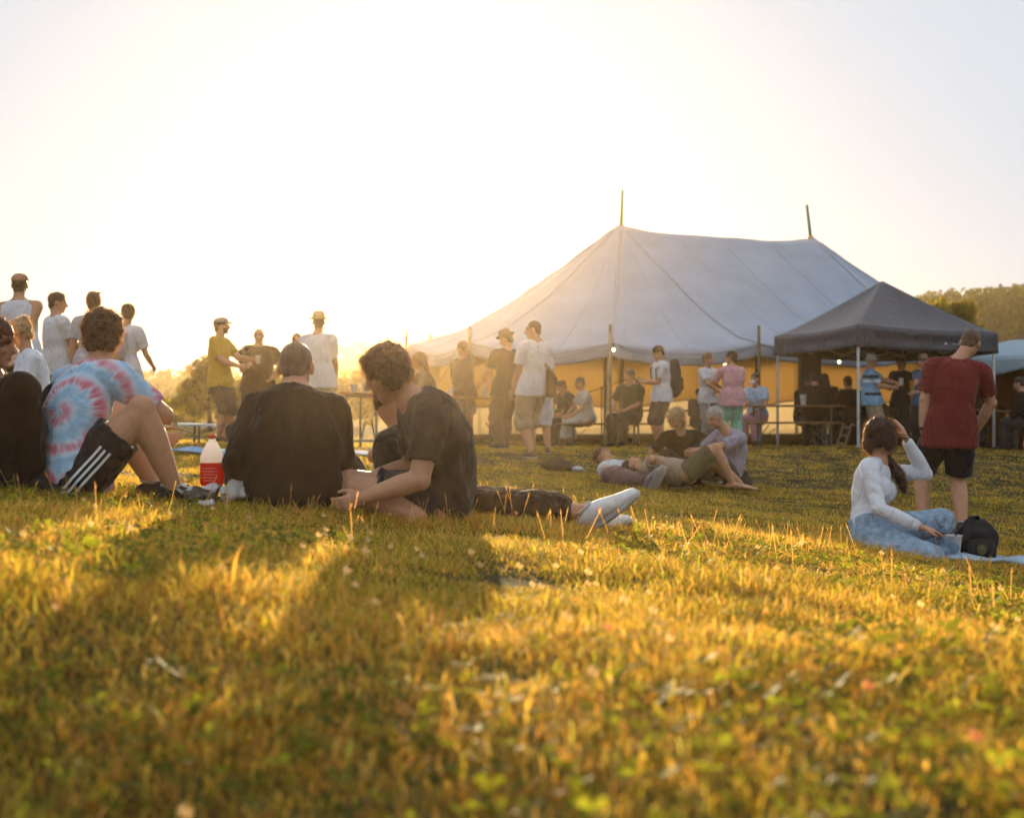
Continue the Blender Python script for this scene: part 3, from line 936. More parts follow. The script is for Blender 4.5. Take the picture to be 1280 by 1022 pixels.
Y1 = 6.6
s = stand(0, Y1, 80, 1.68)
s.update(pel=W(-6, 588, Y1), neck=W(-12, 470, Y1 + .02), head=W(-7, 430, Y1), bulge=np.array([-.05, 0, 0]), ah=78, as_=84, hd=(84, -6, 0),
         hr=W(28, 548, Y1 + .06), er=np.array([-.3, -.5, -1]), hl=W(26, 545, Y1 + .2), el=np.array([-.3, .5, -1]), fr=W(36, 596, Y1 + .0), kr=np.array([.6, 0, 1]), fl=W(32, 594, Y1 + .24), kl=np.array([.6, .1, 1]))
person(s, 'long-haired woman in black cut off by the left edge, sitting behind the tie-dye shirt', GN, 'near', 1., fem=True, top=(BLACK, .96, .02, .16), bottom=(BLACK, 'trousers', .95, .02), shoes=DSHOE, hr=(H_RED, 'long'))

H_AUB = hairmat('dark_auburn_hair', (.030, .012, .008))
# --- woman with the raised hand, and the walking man
Y2 = 8.5
s = stand(1095, Y2, 60, 1.62)
s.update(pel=W(1089, 664, Y2), neck=W(1098, 578, Y2 + .06), head=W(1103, 547, Y2 + .07), bulge=np.array([-.03, .03, 0]), ah=70, as_=62, hd=(118, -6, -4),
         hr=W(1149, 658, Y2 - .26), er=np.array([-.5, -.5, -.6]), hl=W(1134, 551, Y2 + .16), el=np.array([1., .2, -.5]),
         fr=W(1076, 688, Y2 - .22), kr=np.array([1, -.4, -.1]), fl=W(1138, 686, Y2 + .30), kl=np.array([1, .5, -.25]), fdr=-70, fdl=60)
s['hvl'] = np.array([-.45, .0, 1.]); s['hnl'] = np.array([-.6, .3, -.4]); s['hvr'] = np.array([1, .05, -.30]); s['hnr'] = np.array([-.2, 0, -1.]); s['curl'] = .22; s['pony'] = -1
c = person(s, 'dark-haired woman in a white long-sleeved top shading her eyes with a raised hand', 'people sitting in twos on the lawn', 'near', 1., fem=True, skin=SKIN, top=(WHITE2, .97, -.01, -1, 'jumper'),
           bottom=(JEANS, 'jeans', .93, .012), shoes=None, hr=(H_AUB, 'pony'))
bracelet(s, 'l', BLACK_BAND, c['o'], .86, 'hair_tie')

Y3 = 12.4
s = stand(1185, Y3, 172, 1.80)
s.update(pel=W(1188, 535, Y3), neck=W(1197, 453, Y3 + .06), head=W(1213, 429, Y3 + .12), bulge=np.array([-.01, -.03, 0]), ah=172, as_=168, hd=(150, -26, 8),
         hl=W(1152, 552, Y3 + .05), el=np.array([-1., -.25, 0]), hr=W(1221, 537, Y3 + .16), er=np.array([1., -.3, 0]),
         fl=W(1154, 653, Y3 + .05), kl=np.array([-.15, 1, 0]), fr=W(1203, 657, Y3 - .15), kr=np.array([.1, 1, 0]), fdl=195, fdr=165, tilt=-.08)
s['fl'][2] = gz(*s['fl'][:2]) + .08; s['fr'][2] = gz(*s['fr'][:2]) + .08
s['hvl'] = np.array([.12, .12, -1.])
c = person(s, 'tall man in a maroon t-shirt and black shorts walking away head down', 'people on their feet around the lawn', 'near', 1.06, top=(MAROON, .56, .11, .10), bottom=(BLACK_SHORTS, 'shorts', .45, .018),
           shoes=DSHOE, hr=(H_BROWN, 'buzz'))
bracelet(s, 'l', BLACK_BAND, c['o'], .93, 'wristband', 1.25, .03)

s = stand(1341, 8.4, 200, 1.7)
person(s, 'bare-legged person walking off at the right edge beyond the blanket', 'people on their feet around the lawn', 'mid', 1., fem=True, top=(CREAM, .5, .05, .1), bottom=(BROWN, 'shorts', .4, .02), shoes=SNEAK, hr=(H_BROWN, 'short'))

# --- standing people on the left skyline
GS = 'people on their feet around the lawn'
s = stand(28, 15.6, 176, 1.83, lean=2, head=(8, 4, 0))
s['hl'] = L_(s, .05, -.17, .98); s['el'] = np.array([-1, -.6, 0]); s['hr'] = L_(s, -.02, -.19, .90); s['er'] = np.array([1, -.6, 0])
person(s, 'man in a white sleeveless top and cap standing with hands clasped behind his back', GS, 'mid', 1.1, skin=SKIN, top=(WHITE, 0, .05, .08, 'tank_top'), bottom=(CHAR, 'shorts', .47, .02), shoes=DSHOE, hr=(H_BROWN, 'buzz'), hat_=('cap', cloth('tan_cap_cloth', (.42, .22, .12))))
s = stand(46, 12.0, -60, 1.62); g = s['g']
s.update(pel=g + UP * .42, neck=g + UP * .90 + s['f'] * .08, head=g + UP * 1.05 + s['f'] * .14, hd=(-48, -22, 0), bulge=-s['f'] * .04)
for k, q in (('r', 1), ('l', -1)):
    s['f' + k] = L_(s, q * .1, .42, .07); s['k' + k] = UP + s['f'] * .5; s['h' + k] = L_(s, q * .08, .36, .62)
c = person(s, 'blonde woman with a hair bun and sunglasses sitting low in front of the capped man', 'people sitting in twos on the lawn', 'mid', 1., fem=True, top=(WHITE2, .5, .03, .08), bottom=(GREYT, 'trousers', .9, .015), shoes=DSHOE, hr=(H_BLOND, 'bun'))
q = MB(); hc, H_ = s['head'], s['H']
for e in (1, -1): q.ell(hc + s['hf'] * .052 * H_ + s['hr_'] * e * .0195 * H_ + s['hu'] * .005 * H_, (.016 * H_, .004 * H_, .011 * H_), [s['hr_'], s['hf'], s['hu']])
for e in (1, -1): q.tube([hc + s['hf'] * .048 * H_ + s['hr_'] * e * .034 * H_ + s['hu'] * .007 * H_, hc - s['hf'] * .01 * H_ + s['hr_'] * e * .051 * H_ + s['hu'] * .005 * H_], .0035, n=6)
q.tube([hc + s['hf'] * .055 * H_ - s['hr_'] * .01 * H_ + s['hu'] * .007 * H_, hc + s['hf'] * .055 * H_ + s['hr_'] * .01 * H_ + s['hu'] * .007 * H_], .003, n=6)
obj('sunglasses', q, pmat('sunglass_plastic', (.012, .01, .01), rough=.2), c['o'])
s = stand(76, 17.0, 130, 1.76, lean=-4, head=(-25, -6, 0)); s['hl'] = L_(s, -.15, .3, 1.05); s['hr'] = L_(s, .12, .32, 1.08)
person(s, 'dark-haired man in a white t-shirt standing with his head turned right on the skyline', GS, 'mid', 1.08, top=(WHITE, .5, .06, .16), bottom=(CHAR, 'trousers', .95, .015), shoes=DSHOE, hr=(H_DARK, 'short'))
s = stand(117, 16.9, 185, 1.77, head=(0, 0, 0))
c = person(s, 'person with sunglasses pushed up on the head, mostly hidden behind the tie-dye man', GS, 'mid', 1., fem=True, top=(GREYL, .5, .04, .1), bottom=(CHAR, 'trousers', .95, .015), shoes=DSHOE, hr=(H_BROWN, 'short'))
q = MB(); hc, H_ = s['head'], s['H']
for e in (1, -1): q.ell(hc + s['hf'] * .03 * H_ + s['hr_'] * e * .022 * H_ + s['hu'] * .066 * H_, (.018 * H_, .010 * H_, .008 * H_), [s['hr_'], s['hf'], s['hu']])
q.tube([hc + s['hf'] * .02 * H_ + s['hr_'] * e * .045 * H_ + s['hu'] * .07 * H_ for e in (-1, 0, 1)], .004, n=6)
obj('sunglasses', q, bpy.data.materials['sunglass_plastic'], c['o'])
s = stand(160, 17.6, 165, 1.70, head=(40, -4, 0)); s['hr'] = L_(s, .2, .25, .95)
person(s, 'woman in a white t-shirt and beige trousers with a backpack, standing on the skyline', GS, 'mid', 1.0, fem=True, top=(WHITE, .55, .04, .12), bottom=(KHAKI, 'trousers', .95, .02), shoes=DSHOE, hr=(H_BROWN, 'short'))
PACK_WOMAN = s

s = stand(277, 20.4, 78, 1.78, lean=-1, head=(14, 2, 0))
s['beard'] = 1; s['hl'] = L_(s, -.10, .44, 1.19); s['hr'] = L_(s, .02, .26, 1.10); s['er'] = np.array([-.4, -1, -.8]); s['el'] = np.array([-.5, .6, -1])
person(s, 'bearded man in a mustard t-shirt, dark shorts and cap holding out a cup', GS, 'mid', 1.04, top=(YELLOW, .54, .07, .12), bottom=(BROWN, 'shorts', .52, .02), shoes=DSHOE, hr=(H_BROWN, 'short'), hat_=('cap', cloth('grey_cap_cloth', (.25, .23, .21))))
CUP_HAND = s['wrl'] + nrm(s['wrl'] - s['ell']) * .09
s = stand(321, 21.6, 5, 1.74, head=(-4, 0, 0))
s['hl'] = L_(s, -.22, .08, .98); s['el'] = np.array([1, .3, 0]); s['hr'] = L_(s, .12, .26, 1.18)
person(s, 'bald man in a black t-shirt with one hand on his hip facing the camera', GS, 'mid', 1.22, top=(BLACK, .5, .07, .14), bottom=(CHAR, 'trousers', .95, .02), shoes=DSHOE)
s = stand(375, 22.5, 20, 1.74); s['hr'] = L_(s, .05, .3, 1.42)
person(s, 'short-haired person peeping out beside the straw hat, raising a hand', GS, 'far', 1., top=(GREYL, .5, .05, .1), bottom=(CHAR, 'trousers', .95, .02), shoes=DSHOE, hr=(H_BROWN, 'short'))
s = stand(397, 19.4, 168, 1.80, head=(20, 0, 0)); s['hr'] = L_(s, .16, .3, 1.0); s['hl'] = L_(s, -.16, .3, 1.05)
person(s, 'man in a straw boater and white shirt standing behind the cropped-haired man', GS, 'mid', 1.06, top=(WHITE, .6, .08, .16), bottom=(KHAKI, 'trousers', .95, .02), shoes=DSHOE, hr=(H_LIGHT, 'buzz'), hat_=('straw', STRAW))

# --- people at the tables left of the tent
GT = 'people beside and under the pole tent'
s = sit(538, 20.0, -70, 1.68, seat=.47, lean=12, head=(0, -12, 0)); s['hl'] = L_(s, -.05, .42, .86); s['hr'] = L_(s, .1, .45, .86)
person(s, 'long-haired woman in a dark top sitting at the table behind the side-on man', GT, 'mid', 1., fem=True, top=(BROWN, .5, .04, .1), bottom=(CHAR, 'trousers', .95, .02), shoes=DSHOE, hr=(H_BROWN, 'long'))
s = stand(579, 22.8, 200, 1.68, lean=3, head=(30, -22, 0)); s['hr'] = L_(s, .06, .22, 1.32); s['hl'] = L_(s, -.06, .25, 1.12)
person(s, 'woman in a pale skirt at the bar table with a hand to her face', GT, 'mid', 1., fem=True, top=(BROWN, .75, .02, .12), bottom=(GREYL, 'skirt', .42, .0), shoes=DSHOE, hr=(H_BROWN, 'short'))
s = stand(629, 22.0, 215, 1.80, lean=-3, step=.12, head=(30, -18, 0)); s['hl'] = L_(s, -.2, .32, 1.02); s['hr'] = L_(s, .02, .34, 1.05)
person(s, 'man in dark clothes and brimmed hat standing at the bar table', GT, 'mid', 1.06, top=(CHAR, .55, .07, .14), bottom=(BROWN, 'trousers', .95, .02), shoes=DSHOE, hr=(H_DARK, 'short'), hat_=('straw', pmat('dark_felt', (.07, .045, .03), rough=.95)))
s = stand(664, 19.1, 222, 1.82, lean=-3, step=.13, head=(38, -4, 0)); s['hl'] = L_(s, -.24, .12, .84); s['hr'] = L_(s, .26, .10, .86)
person(s, 'man in a white t-shirt and cargo shorts with a brown shoulder bag, walking left', GT, 'mid', 1.06, top=(WHITE, .54, .06, .12), bottom=(KHAKI, 'shorts', .56, .03), shoes=BSHOE, hr=(H_BROWN, 'buzz'))
BAG_MAN = s
s = stand(675, 20.3, 190, 1.62)
person(s, 'woman in a long white dress hidden behind the man with the shoulder bag', GT, 'mid', 1., fem=True, top=(WHITE, .3, .02, .1), bottom=(WHITE, 'dress', .6, .0), shoes=BSHOE, hr=(H_LIGHT, 'short'))
s = sit(735, 27.0, -70, 1.66, seat=.45, lean=14, head=(0, -10, 0)); s['hr'] = L_(s, .12, .4, .60); s['hl'] = L_(s, -.12, .4, .6)
person(s, 'woman in a long pale dress sitting on the low bench under the tent', GT, 'far', 1., fem=True, top=(CREAM, .5, .03, .1), bottom=(CREAM, 'dress', .88, .0), shoes=BSHOE, hr=(H_BROWN, 'short'))
s = sit(716, 28.2, -60, 1.7, seat=.45, lean=22, head=(0, -20, 0))
person(s, 'dark figure leaning forward on the bench behind the pale dress', GT, 'far', 1., top=(BROWN, .9, .03, .1), bottom=(CHAR, 'trousers', .95, .02), shoes=DSHOE, hr=(H_DARK, 'short'))
s = sit(789, 26.6, -40, 1.82, seat=.48, lean=6, head=(-10, 0, 0)); s['hr'] = L_(s, .15, .35, .75)
person(s, 'broad person in dark green sitting under the tent behind the front side pole', GT, 'far', 1.15, top=(DGREEN, .6, .05, .14), bottom=(CHAR, 'trousers', .95, .02), shoes=DSHOE, hr=(H_DARK, 'short'))
s = stand(826, 25.2, -72, 1.78, lean=4, head=(0, -28, 0)); s['hl'] = L_(s, -.02, .34, 1.16); s['hr'] = L_(s, .06, .34, 1.2)
person(s, 'man in a white t-shirt and black backpack standing and looking down at his phone', GT, 'mid', 1.05, top=(WHITE, .52, .06, .12), bottom=(BROWN, 'shorts', .52, .02), shoes=DSHOE, hr=(H_DARK, 'short'))
PHONE_MAN = s
s = stand(886, 25.6, 35, 1.68, head=(10, -2, 0)); s['hl'] = L_(s, .02, .24, 1.02); s['hr'] = L_(s, -.04, .22, 1.0); s['er'] = np.array([-.6, -1, 0]) + s['r']; s['el'] = -s['r'] - s['f']
person(s, 'woman in a white t-shirt and grey trousers with folded arms facing the pink shirt', GT, 'mid', 1., fem=True, top=(WHITE, .5, .03, .12), bottom=(GREYT, 'trousers', .95, .02), shoes=DSHOE, hr=(H_LIGHT, 'short'))
s = stand(915, 25.0, 195, 1.68, head=(40, 0, 0)); s['hl'] = L_(s, -.12, .26, 1.06); s['el'] = -s['r'] - s['f'] * .3; s['hr'] = L_(s, .1, .2, 1.0)
person(s, 'woman in a pink t-shirt and mint green trousers standing with her back to the camera', GT, 'mid', 1.14, fem=True, top=(PINK, .56, .10, .16), bottom=(MINT, 'trousers', .92, .02), shoes=DSHOE, hr=(H_DARK, 'short'))
s = sit(872, 26.8, 20, 1.3, seat=.40, lean=8)
person(s, 'small dark figure sitting low behind the grey trousers', GT, 'far', 1., top=(BROWN, .9, .03, .1), bottom=(CHAR, 'trousers', .95, .02), shoes=DSHOE, hr=(H_DARK, 'short'))
s = sit(947, 26.6, -30, 1.68, seat=.47, lean=4, head=(-15, 0, 0)); s['hr'] = L_(s, .1, .4, .8)
c = person(s, 'woman in a pale blue top and white face mask sitting behind the long table', GT, 'far', 1.05, fem=True, top=(BLUEW, .5, .05, .14), bottom=(PINK, 'trousers', .95, .02), shoes=DSHOE, hr=(H_DARK, 'short'))
q = MB(); q.ell(s['head'] + s['hf'] * .045 * 1.68 - s['hu'] * .03 * 1.68, (.034 * 1.68, .022 * 1.68, .026 * 1.68), [s['hr_'], s['hf'], s['hu']]); obj('face_mask', q, WHITE2, c['o'])
for px, Y, a, lab, hs in ((1018, 26.4, 170, 'person in black with their back turned, sitting at the long table', 'short'), (1036, 27.3, 200, 'dark-haired person sitting in the gloom before the loudspeaker', 'long'), (1004, 28.2, 30, 'slumped person in black behind the long table facing out', 'short')):
    s = sit(px, Y, a, 1.72, seat=.47, lean=10, head=(0, -8, 0))
    person(s, lab, GT, 'far', 1.12, top=(BLACK, .9, .05, .14), bottom=(CHAR, 'trousers', .95, .02), shoes=DSHOE, hr=(H_DARK, hs))
s = stand(1091, 25.9, 80, 1.66, lean=-3, head=(6, 0, 0)); s['hl'] = L_(s, -.05, .42, 1.16); s['hr'] = L_(s, .04, .34, 1.08)
SB = cloth('sky_blue_cotton', (.20, .38, .55))
c = person(s, 'stout man in a white trilby and light blue striped polo shirt under the black gazebo', GT, 'mid', 1.24, top=(SB, .6, .06, .10), bottom=(KHAKI, 'trousers', .95, .03), shoes=DSHOE, hr=(H_GREY, 'buzz'), hat_=('trilby', WHITE_HAT))
POLO = s
for t, w_, m_ in ((.78, .055, BLACK_BAND), (.62, .05, WHITE2), (.18, .05, BLACK_BAND)):
    p = bez(s['pel'], s['ctrl'], s['neck'], [t])[0]; me = c['top'].data; B = np.array(c['o']['_b'])
    pts = [p - B + np.array([x, -.14, 0]) for x in np.linspace(-.15, .15, 6)]
    q = strip_on(me, pts, w_, np.array([0, 1., 0]), .005); k = q.mesh(); set_co(k, co_of(k) + B); o = obj('stripe', k, m_, c['o']); o.parent = c['top']
s = stand(1127, 27.2, -50, 1.70, head=(10, -4, 0)); s['hr'] = L_(s, .1, .34, 1.15)
person(s, 'man in a grey t-shirt and dark trousers standing between the two hatted drinkers', GT, 'mid', 1.05, top=(CHAR, .55, .06, .12), bottom=(CHAR, 'trousers', .95, .02), shoes=DSHOE, hr=(H_DARK, 'short'))
s = stand(1154, 25.7, -60, 1.65, head=(0, 0, 0)); s['hr'] = L_(s, -.1, .36, 1.12); s['hl'] = L_(s, -.12, .3, 1.0)
person(s, 'drinker in a brown felt hat and blue shirt with a beer under the black gazebo', GT, 'mid', 1.1, top=(BLUE, .6, .06, .14), bottom=(CHAR, 'trousers', .95, .02), shoes=DSHOE, hr=(H_GREY, 'short'), hat_=('straw', pmat('brown_felt', (.22, .14, .08), rough=.95)))
BEER_MAN = s
for px, Y, a, lab in ((1203, 27.0, 120, 'seated figure in black half hidden by the gazebo leg and the maroon shirt'), (1287, 25.6, -120, 'seated figure in black at the right edge beside the bench table'), (1066, 27.2, 200, 'figure in black sitting low against the corner pole of the gazebo')):
    s = sit(px, Y, a, 1.68, seat=.45, lean=14, head=(0, -14, 0))
    person(s, lab, GT, 'far', 1.05, top=(BLACK, .9, .05, .14), bottom=(CHAR, 'trousers', .95, .02), shoes=DSHOE, hr=(H_DARK, 'short'))

# --- the four on the lawn in the middle
Y4 = 16.6; GL = 'people sitting in twos on the lawn'
s = stand(905, Y4, -60, 1.74)
s.update(pel=W(908, 590, Y4), neck=W(910, 541, Y4 - .05), head=W(893, 522, Y4 - .12), bulge=np.array([.07, .03, .02]), ah=-70, as_=-60, hd=(-58, -24, 0),
         hl=W(866, 566, Y4 - .38), el=np.array([.4, -.6, -.6]), hr=W(862, 566, Y4 - .05), er=np.array([-.2, .8, -.6]), fl=W(855, 600, Y4 - .42), kl=np.array([-.4, -.5, 1]), fr=W(872, 600, Y4 + .22), kr=np.array([-.4, .5, 1]))
person(s, 'grey-haired man in a lilac-grey t-shirt sitting on the grass bent over his lap', GL, 'mid', 1.08, top=(LILAC, .6, .05, .16), bottom=(CHAR, 'trousers', .95, .02), shoes=DSHOE, hr=(H_GREY, 'short'))
s = stand(845, Y4, 20, 1.66); Y5 = Y4 + .35
s.update(pel=W(848, 592, Y5), neck=W(851, 541, Y5 - .12), head=W(846, 524, Y5 - .2), bulge=np.array([.0, .07, .02]), ah=0, as_=14, hd=(-22, -14, 4),
         hr=W(826, 590, Y5 - .02), er=np.array([-1, .3, 0]), hl=W(884, 572, Y5 - .2), el=np.array([1, .2, 0]), fr=W(860, 592, Y5 - .62), kr=np.array([-.6, -.3, 1]), fl=W(885, 594, Y5 - .5), kl=np.array([.6, -.3, 1]))
person(s, 'blonde curly-haired woman in a black t-shirt sitting on the lawn beside the grey-haired man', GL, 'mid', 1.05, fem=True, top=(BLACK, .56, .04, .12), bottom=(BLACK, 'trousers', .95, .02), shoes=DSHOE, hr=(H_BLOND, 'curly'))
# lying man with tan shirt and raised knee: head at the left, feet to the right
Y6 = Y4 - .75
s = stand(840, Y6, 60, 1.74)
s.update(pel=W(853, 592, Y6 - .05), neck=W(806, 587, Y6 + .2), head=W(790, 583, Y6 + .26), bulge=np.array([0, 0, .02]), ah=0, as_=0, hd=(-160, 0, 0),
         hr=W(826, 577, Y6 - .05), er=np.array([-.3, -1, .4]), hl=W(838, 580, Y6 + .35), el=np.array([0, 1, .3]),
         fr=W(915, 602, Y6 - .1), kr=np.array([0, -.1, 1]), fl=W(925, 604, Y6 + .2), kl=np.array([0, .1, .6]), fdr=70, fdl=70)
s2 = s
solve_ = solve


def lying(s, rs, face_up, hd_f, hd_u):
    """lying torso: give the side axis and the head axes directly"""
    def f(s, w=1., fem=False):
        solve_(s, w, fem)
        H = s['H']; s['rs'] = nrm(rs); s['rh'] = nrm(rs)
        for k, q in (('r', 1), ('l', -1)):
            s['s' + k] = s['neck'] + s['rs'] * q * .112 * H - s['sp_up'] * .03 * H
            s['el' + k], s['wr' + k] = ik(s['s' + k], s['h' + k], .172 * H, .152 * H, s['e' + k])
            s['hip' + k] = s['pel'] + s['rh'] * q * .053 * H
            s['kn' + k], s['an' + k] = ik(s['hip' + k], s['f' + k], .245 * H, .237 * H, s['k' + k])
        s['hf'] = nrm(hd_f); u = np.asarray(hd_u, float); s['hu'] = nrm(u - s['hf'] * np.dot(u, s['hf'])); s['hr_'] = np.cross(s['hf'], s['hu'])
        s['f'] = nrm(face_up)
        return s
    global solve
    solve = f


lying(s, np.array([.25, -1, .1]), UP, np.array([-.1, .35, .9]), np.array([-1, .35, .25]))
person(s, 'man in tan shirt and olive shorts lying back with one bare knee raised', GL, 'mid', 1.04, top=(TAN, .6, .06, .16), bottom=(OLIVE, 'shorts', .44, .02), shoes=None, hr=(H_DARK, 'short'))
Y7 = Y4 - .2
s = stand(765, Y7, 60, 1.74)
s.update(pel=W(774, 595, Y7 - .06), neck=W(761, 580, Y7 + .05), head=W(754, 570, Y7 + .12), bulge=np.array([0, 0, -.02]), ah=0, as_=0, hd=(-160, 0, 0),
         hr=W(786, 594, Y7 - .42), er=np.array([-.4, -1, .1]), hl=W(795, 590, Y7 + .15), el=np.array([0, 1, .2]), fr=W(806, 602, Y7 - .76), kr=np.array([-.6, -.6, .15]), fl=W(819, 601, Y7 - .70), kl=np.array([.8, .2, .2]),
         fdr=np.array([.3, -.4, .7]), fdl=np.array([.3, -.3, .7]))
lying(s, np.array([-.45, -.9, .0]), UP, np.array([.35, -.35, .8]), np.array([-.3, .2, .9]))
person(s, 'dark-haired man in white t-shirt lying back with his shoes towards the camera', GL, 'mid', 1.04, top=(WHITE, .58, .05, .14), bottom=(cloth('plum_brown_twill', (.20, .12, .11)), 'trousers', .93, .02), shoes=pmat('grey_trainer', (.25, .24, .25), rough=.7), hr=(H_BROWN, 'short'))
solve = solve_
# ------------------------------------------------------------------ small things: food, bags, tables, benches
WOOD = pmat('varnished_bench_wood', (.17, .085, .035), rough=.55, var=.3, scale=6, stretch=(1, 12, 12), bump=.1, bscale=40)
GALV = pmat('painted_steel', (.10, .11, .10), rough=.5, metal=.3)
ALU = pmat('aluminium_pole', (.62, .62, .60), rough=.4, metal=.5)
CUPM = pmat('white_paper_cup', (.75, .74, .72), rough=.7, tr=.2, tcol=(.8, .7, .5))
BEER = pmat('beer', (.55, .30, .05), rough=.15, tr=.5, tcol=(.8, .45, .08))
CLEAR = bpy.data.materials.new('clear_plastic'); CLEAR.use_nodes = True
_p = CLEAR.node_tree.nodes['Principled BSDF']; _p.inputs['Transmission Weight'].default_value = .75; _p.inputs['Base Color'].default_value = (.95, .95, .95, 1); _p.inputs['Roughness'].default_value = .18; _p.inputs['IOR'].default_value = 1.12
RED = pmat('red_juice', (.62, .05, .03), rough=.25, tr=.45, tcol=(.9, .10, .04)); CAPM = pmat('red_cap_plastic', (.60, .10, .03), rough=.4)
CLEAR_GLARE = pmat('clear_plastic_glare', (.85, .85, .85), rough=.3, tr=.6, tcol=(.97, .95, .92))  # white of refracted light is put into the clear plastic's colour
FOIL = pmat('foil', (.62, .63, .66), rough=.32, metal=.75, bump=.7, bscale=60); PAPER = pmat('white_paper', (.72, .71, .69), rough=.9, tr=.3, tcol=(.8, .75, .6))
PALEBLUE = cloth('pale_blue_fleece', (.42, .56, .68), folds=.9)
GR = 'picnic leftovers around the red bottle'


def cup(p, label, m=CUPM, h=.11, r=.042, group='drinking cups', beer=False):
    o = thing('cup', p, label, 'cup', group)
    q = MB(); q.lathe(p, [(r * .70, 0), (r * .72, .004), (r * .97, h - .004), (r * 1.05, h), (r * .95, h), (r * .86, h * .72), (.002, h * .70)], n=16); obj('wall', q, m, o)
    q = MB(); q.lathe(p + UP * h * .705, [(r * .84, 0), (r * .86, .004), (.002, .005)], n=16); obj('drink', q, BEER, o)
    if beer:
        q = MB(); q.lathe(p + UP * (h * .76), [(r * .97, -.3 * h), (r * 1.0, 0), (r * .97, .01)], n=16)
    return o


# the red bottle
b = G(265, 6.95); b[2] = W(265, 606, 6.95)[2]
bo = thing('juice_bottle', b, 'large clear bottle of red juice with a red cap standing on the grass', 'bottle')
q = MB(); q.lathe(b, [(.020, .0), (.052, .0), (.057, .012), (.057, .098), (.0555, .104), (.057, .11)], n=28); obj('juice', q, RED, bo)
q = MB(); q.lathe(b, [(.0572, .111), (.0565, .125), (.0555, .14), (.047, .165), (.034, .190), (.024, .208), (.0175, .216), (.0175, .226), (.012, .226)], n=28); obj('clear_top', q, CLEAR_GLARE, bo)
q = MB(); q.lathe(b + UP * .226, [(.018, 0), (.0195, .002), (.0195, .018), (.017, .021), (.002, .021)], n=24); obj('cap', q, CAPM, bo)
lab = MB()
for i, (z, w0) in enumerate(((.085, .8), (.070, 1.0), (.055, .7), (.040, .9), (.026, .6))):
    pts = [b + np.array([math.sin(a) * .0582, -math.cos(a) * .0582, z]) for a in np.linspace(-.9 * w0, .75 * w0, 9)]
    lab.grid([[p - UP * .0016, p + UP * .0016] for p in pts], 9, 2)
obj('label_print', lab, pmat('pale_print', (.75, .45, .40), rough=.6), bo)

p = G(246, 6.75); p[2] = W(246, 622, 6.75)[2] - .01
q = MB(); n = 30
V = [p + np.array([math.cos(a) * r * 1.3, math.sin(a) * r, h + .012 * math.sin(5 * a + h * 40)]) for a in np.linspace(0, 2 * math.pi, n, endpoint=False) for r, h in ((.02, .006), (.06, .004), (.075, .02), (.086, .05), (.096, .064), (.088, .06), (.06, .03), (.02, .028))]
q.grid(V, n, 8, wrap=True); me = q.mesh(); displace(me, .008, 40); o = obj('food_tray', me, FOIL); tag(o, 'crumpled foil food tray on the grass in front of the red bottle', 'tray', GR)
p = G(293, 6.72); p[2] = W(290, 622, 6.72)[2] - .01
q = MB(); q.ell(p + UP * .035, (.06, .05, .045)); me = fuse(q, .009, 1); displace(me, .035, 26); o = obj('paper_bag', me, PAPER); tag(o, 'crumpled white paper bag on the grass between bottle and black shirt', 'bag', GR)
p = G(259, 6.5); p[2] = W(259, 630, 6.5)[2] - .015
q = MB(); q.ell(p + UP * .014, (.045, .03, .014)); me = fuse(q, .007, 1); displace(me, .016, 45); o = obj('paper_napkin', me, PAPER); tag(o, 'small crumpled white napkin lying nearest the camera by the foil tray', 'napkin', GR)
p = G(311, 6.9); p[2] = W(311, 618, 6.9)[2]
q = MB(); q.tube([p + np.array([-.05, 0, .03]), p + np.array([0, 0, .045]), p + np.array([.06, 0, .03])], [(.035, .03), (.05, .04), (.035, .028)]); me = fuse(q, .008, 1); displace(me, .014, 30)
o = obj('dark_pouch', me, pmat('dark_cloth_pouch', (.03, .025, .025), rough=.9)); tag(o, 'small dark cloth pouch on the grass beside the white paper bag', 'pouch', GR)

# blankets and benches far left behind
def bench(a, b_, h=.46, w=.26, label='', cat='bench', m=WOOD, name='bench', group=None, thick=.03):
    """a folding beer bench or table between two ground points"""
    a = np.asarray(a, float); b_ = np.asarray(b_, float); c = (a + b_) / 2; d = nrm(b_ - a); s_ = nrm(np.cross(d, UP)); L = np.linalg.norm(b_ - a)
    o = thing(name, c, label, cat, group); u = np.cross(s_, d)
    q = MB(); q.box(c + UP * (h - thick / 2), (L, w, thick), [d, s_, u]); bevel(obj('top', q, m, o, smooth=False), .006)
    for e in (-1, 1):
        f = MB(); k = c + d * e * (L / 2 - .28)
        for z in (-1, 1): f.box(k + s_ * z * (w / 2 - .04) + UP * (h - thick) / 2, (.03, .03, h - thick), [d, s_, u])
        f.box(k + UP * .10, (.026, w - .1, .026), [d, s_, u]); f.box(k + UP * (h - thick - .02), (.026, w - .1, .03), [d, s_, u])
        dd = nrm(-d * e * .8 + UP * .6 * h / .46); f.box(k + UP * .12 + dd * .18, (.36, .02, .012), [dd, s_, np.cross(s_, dd)])
        obj('leg_frame', f, GALV, o, smooth=False)
    return o


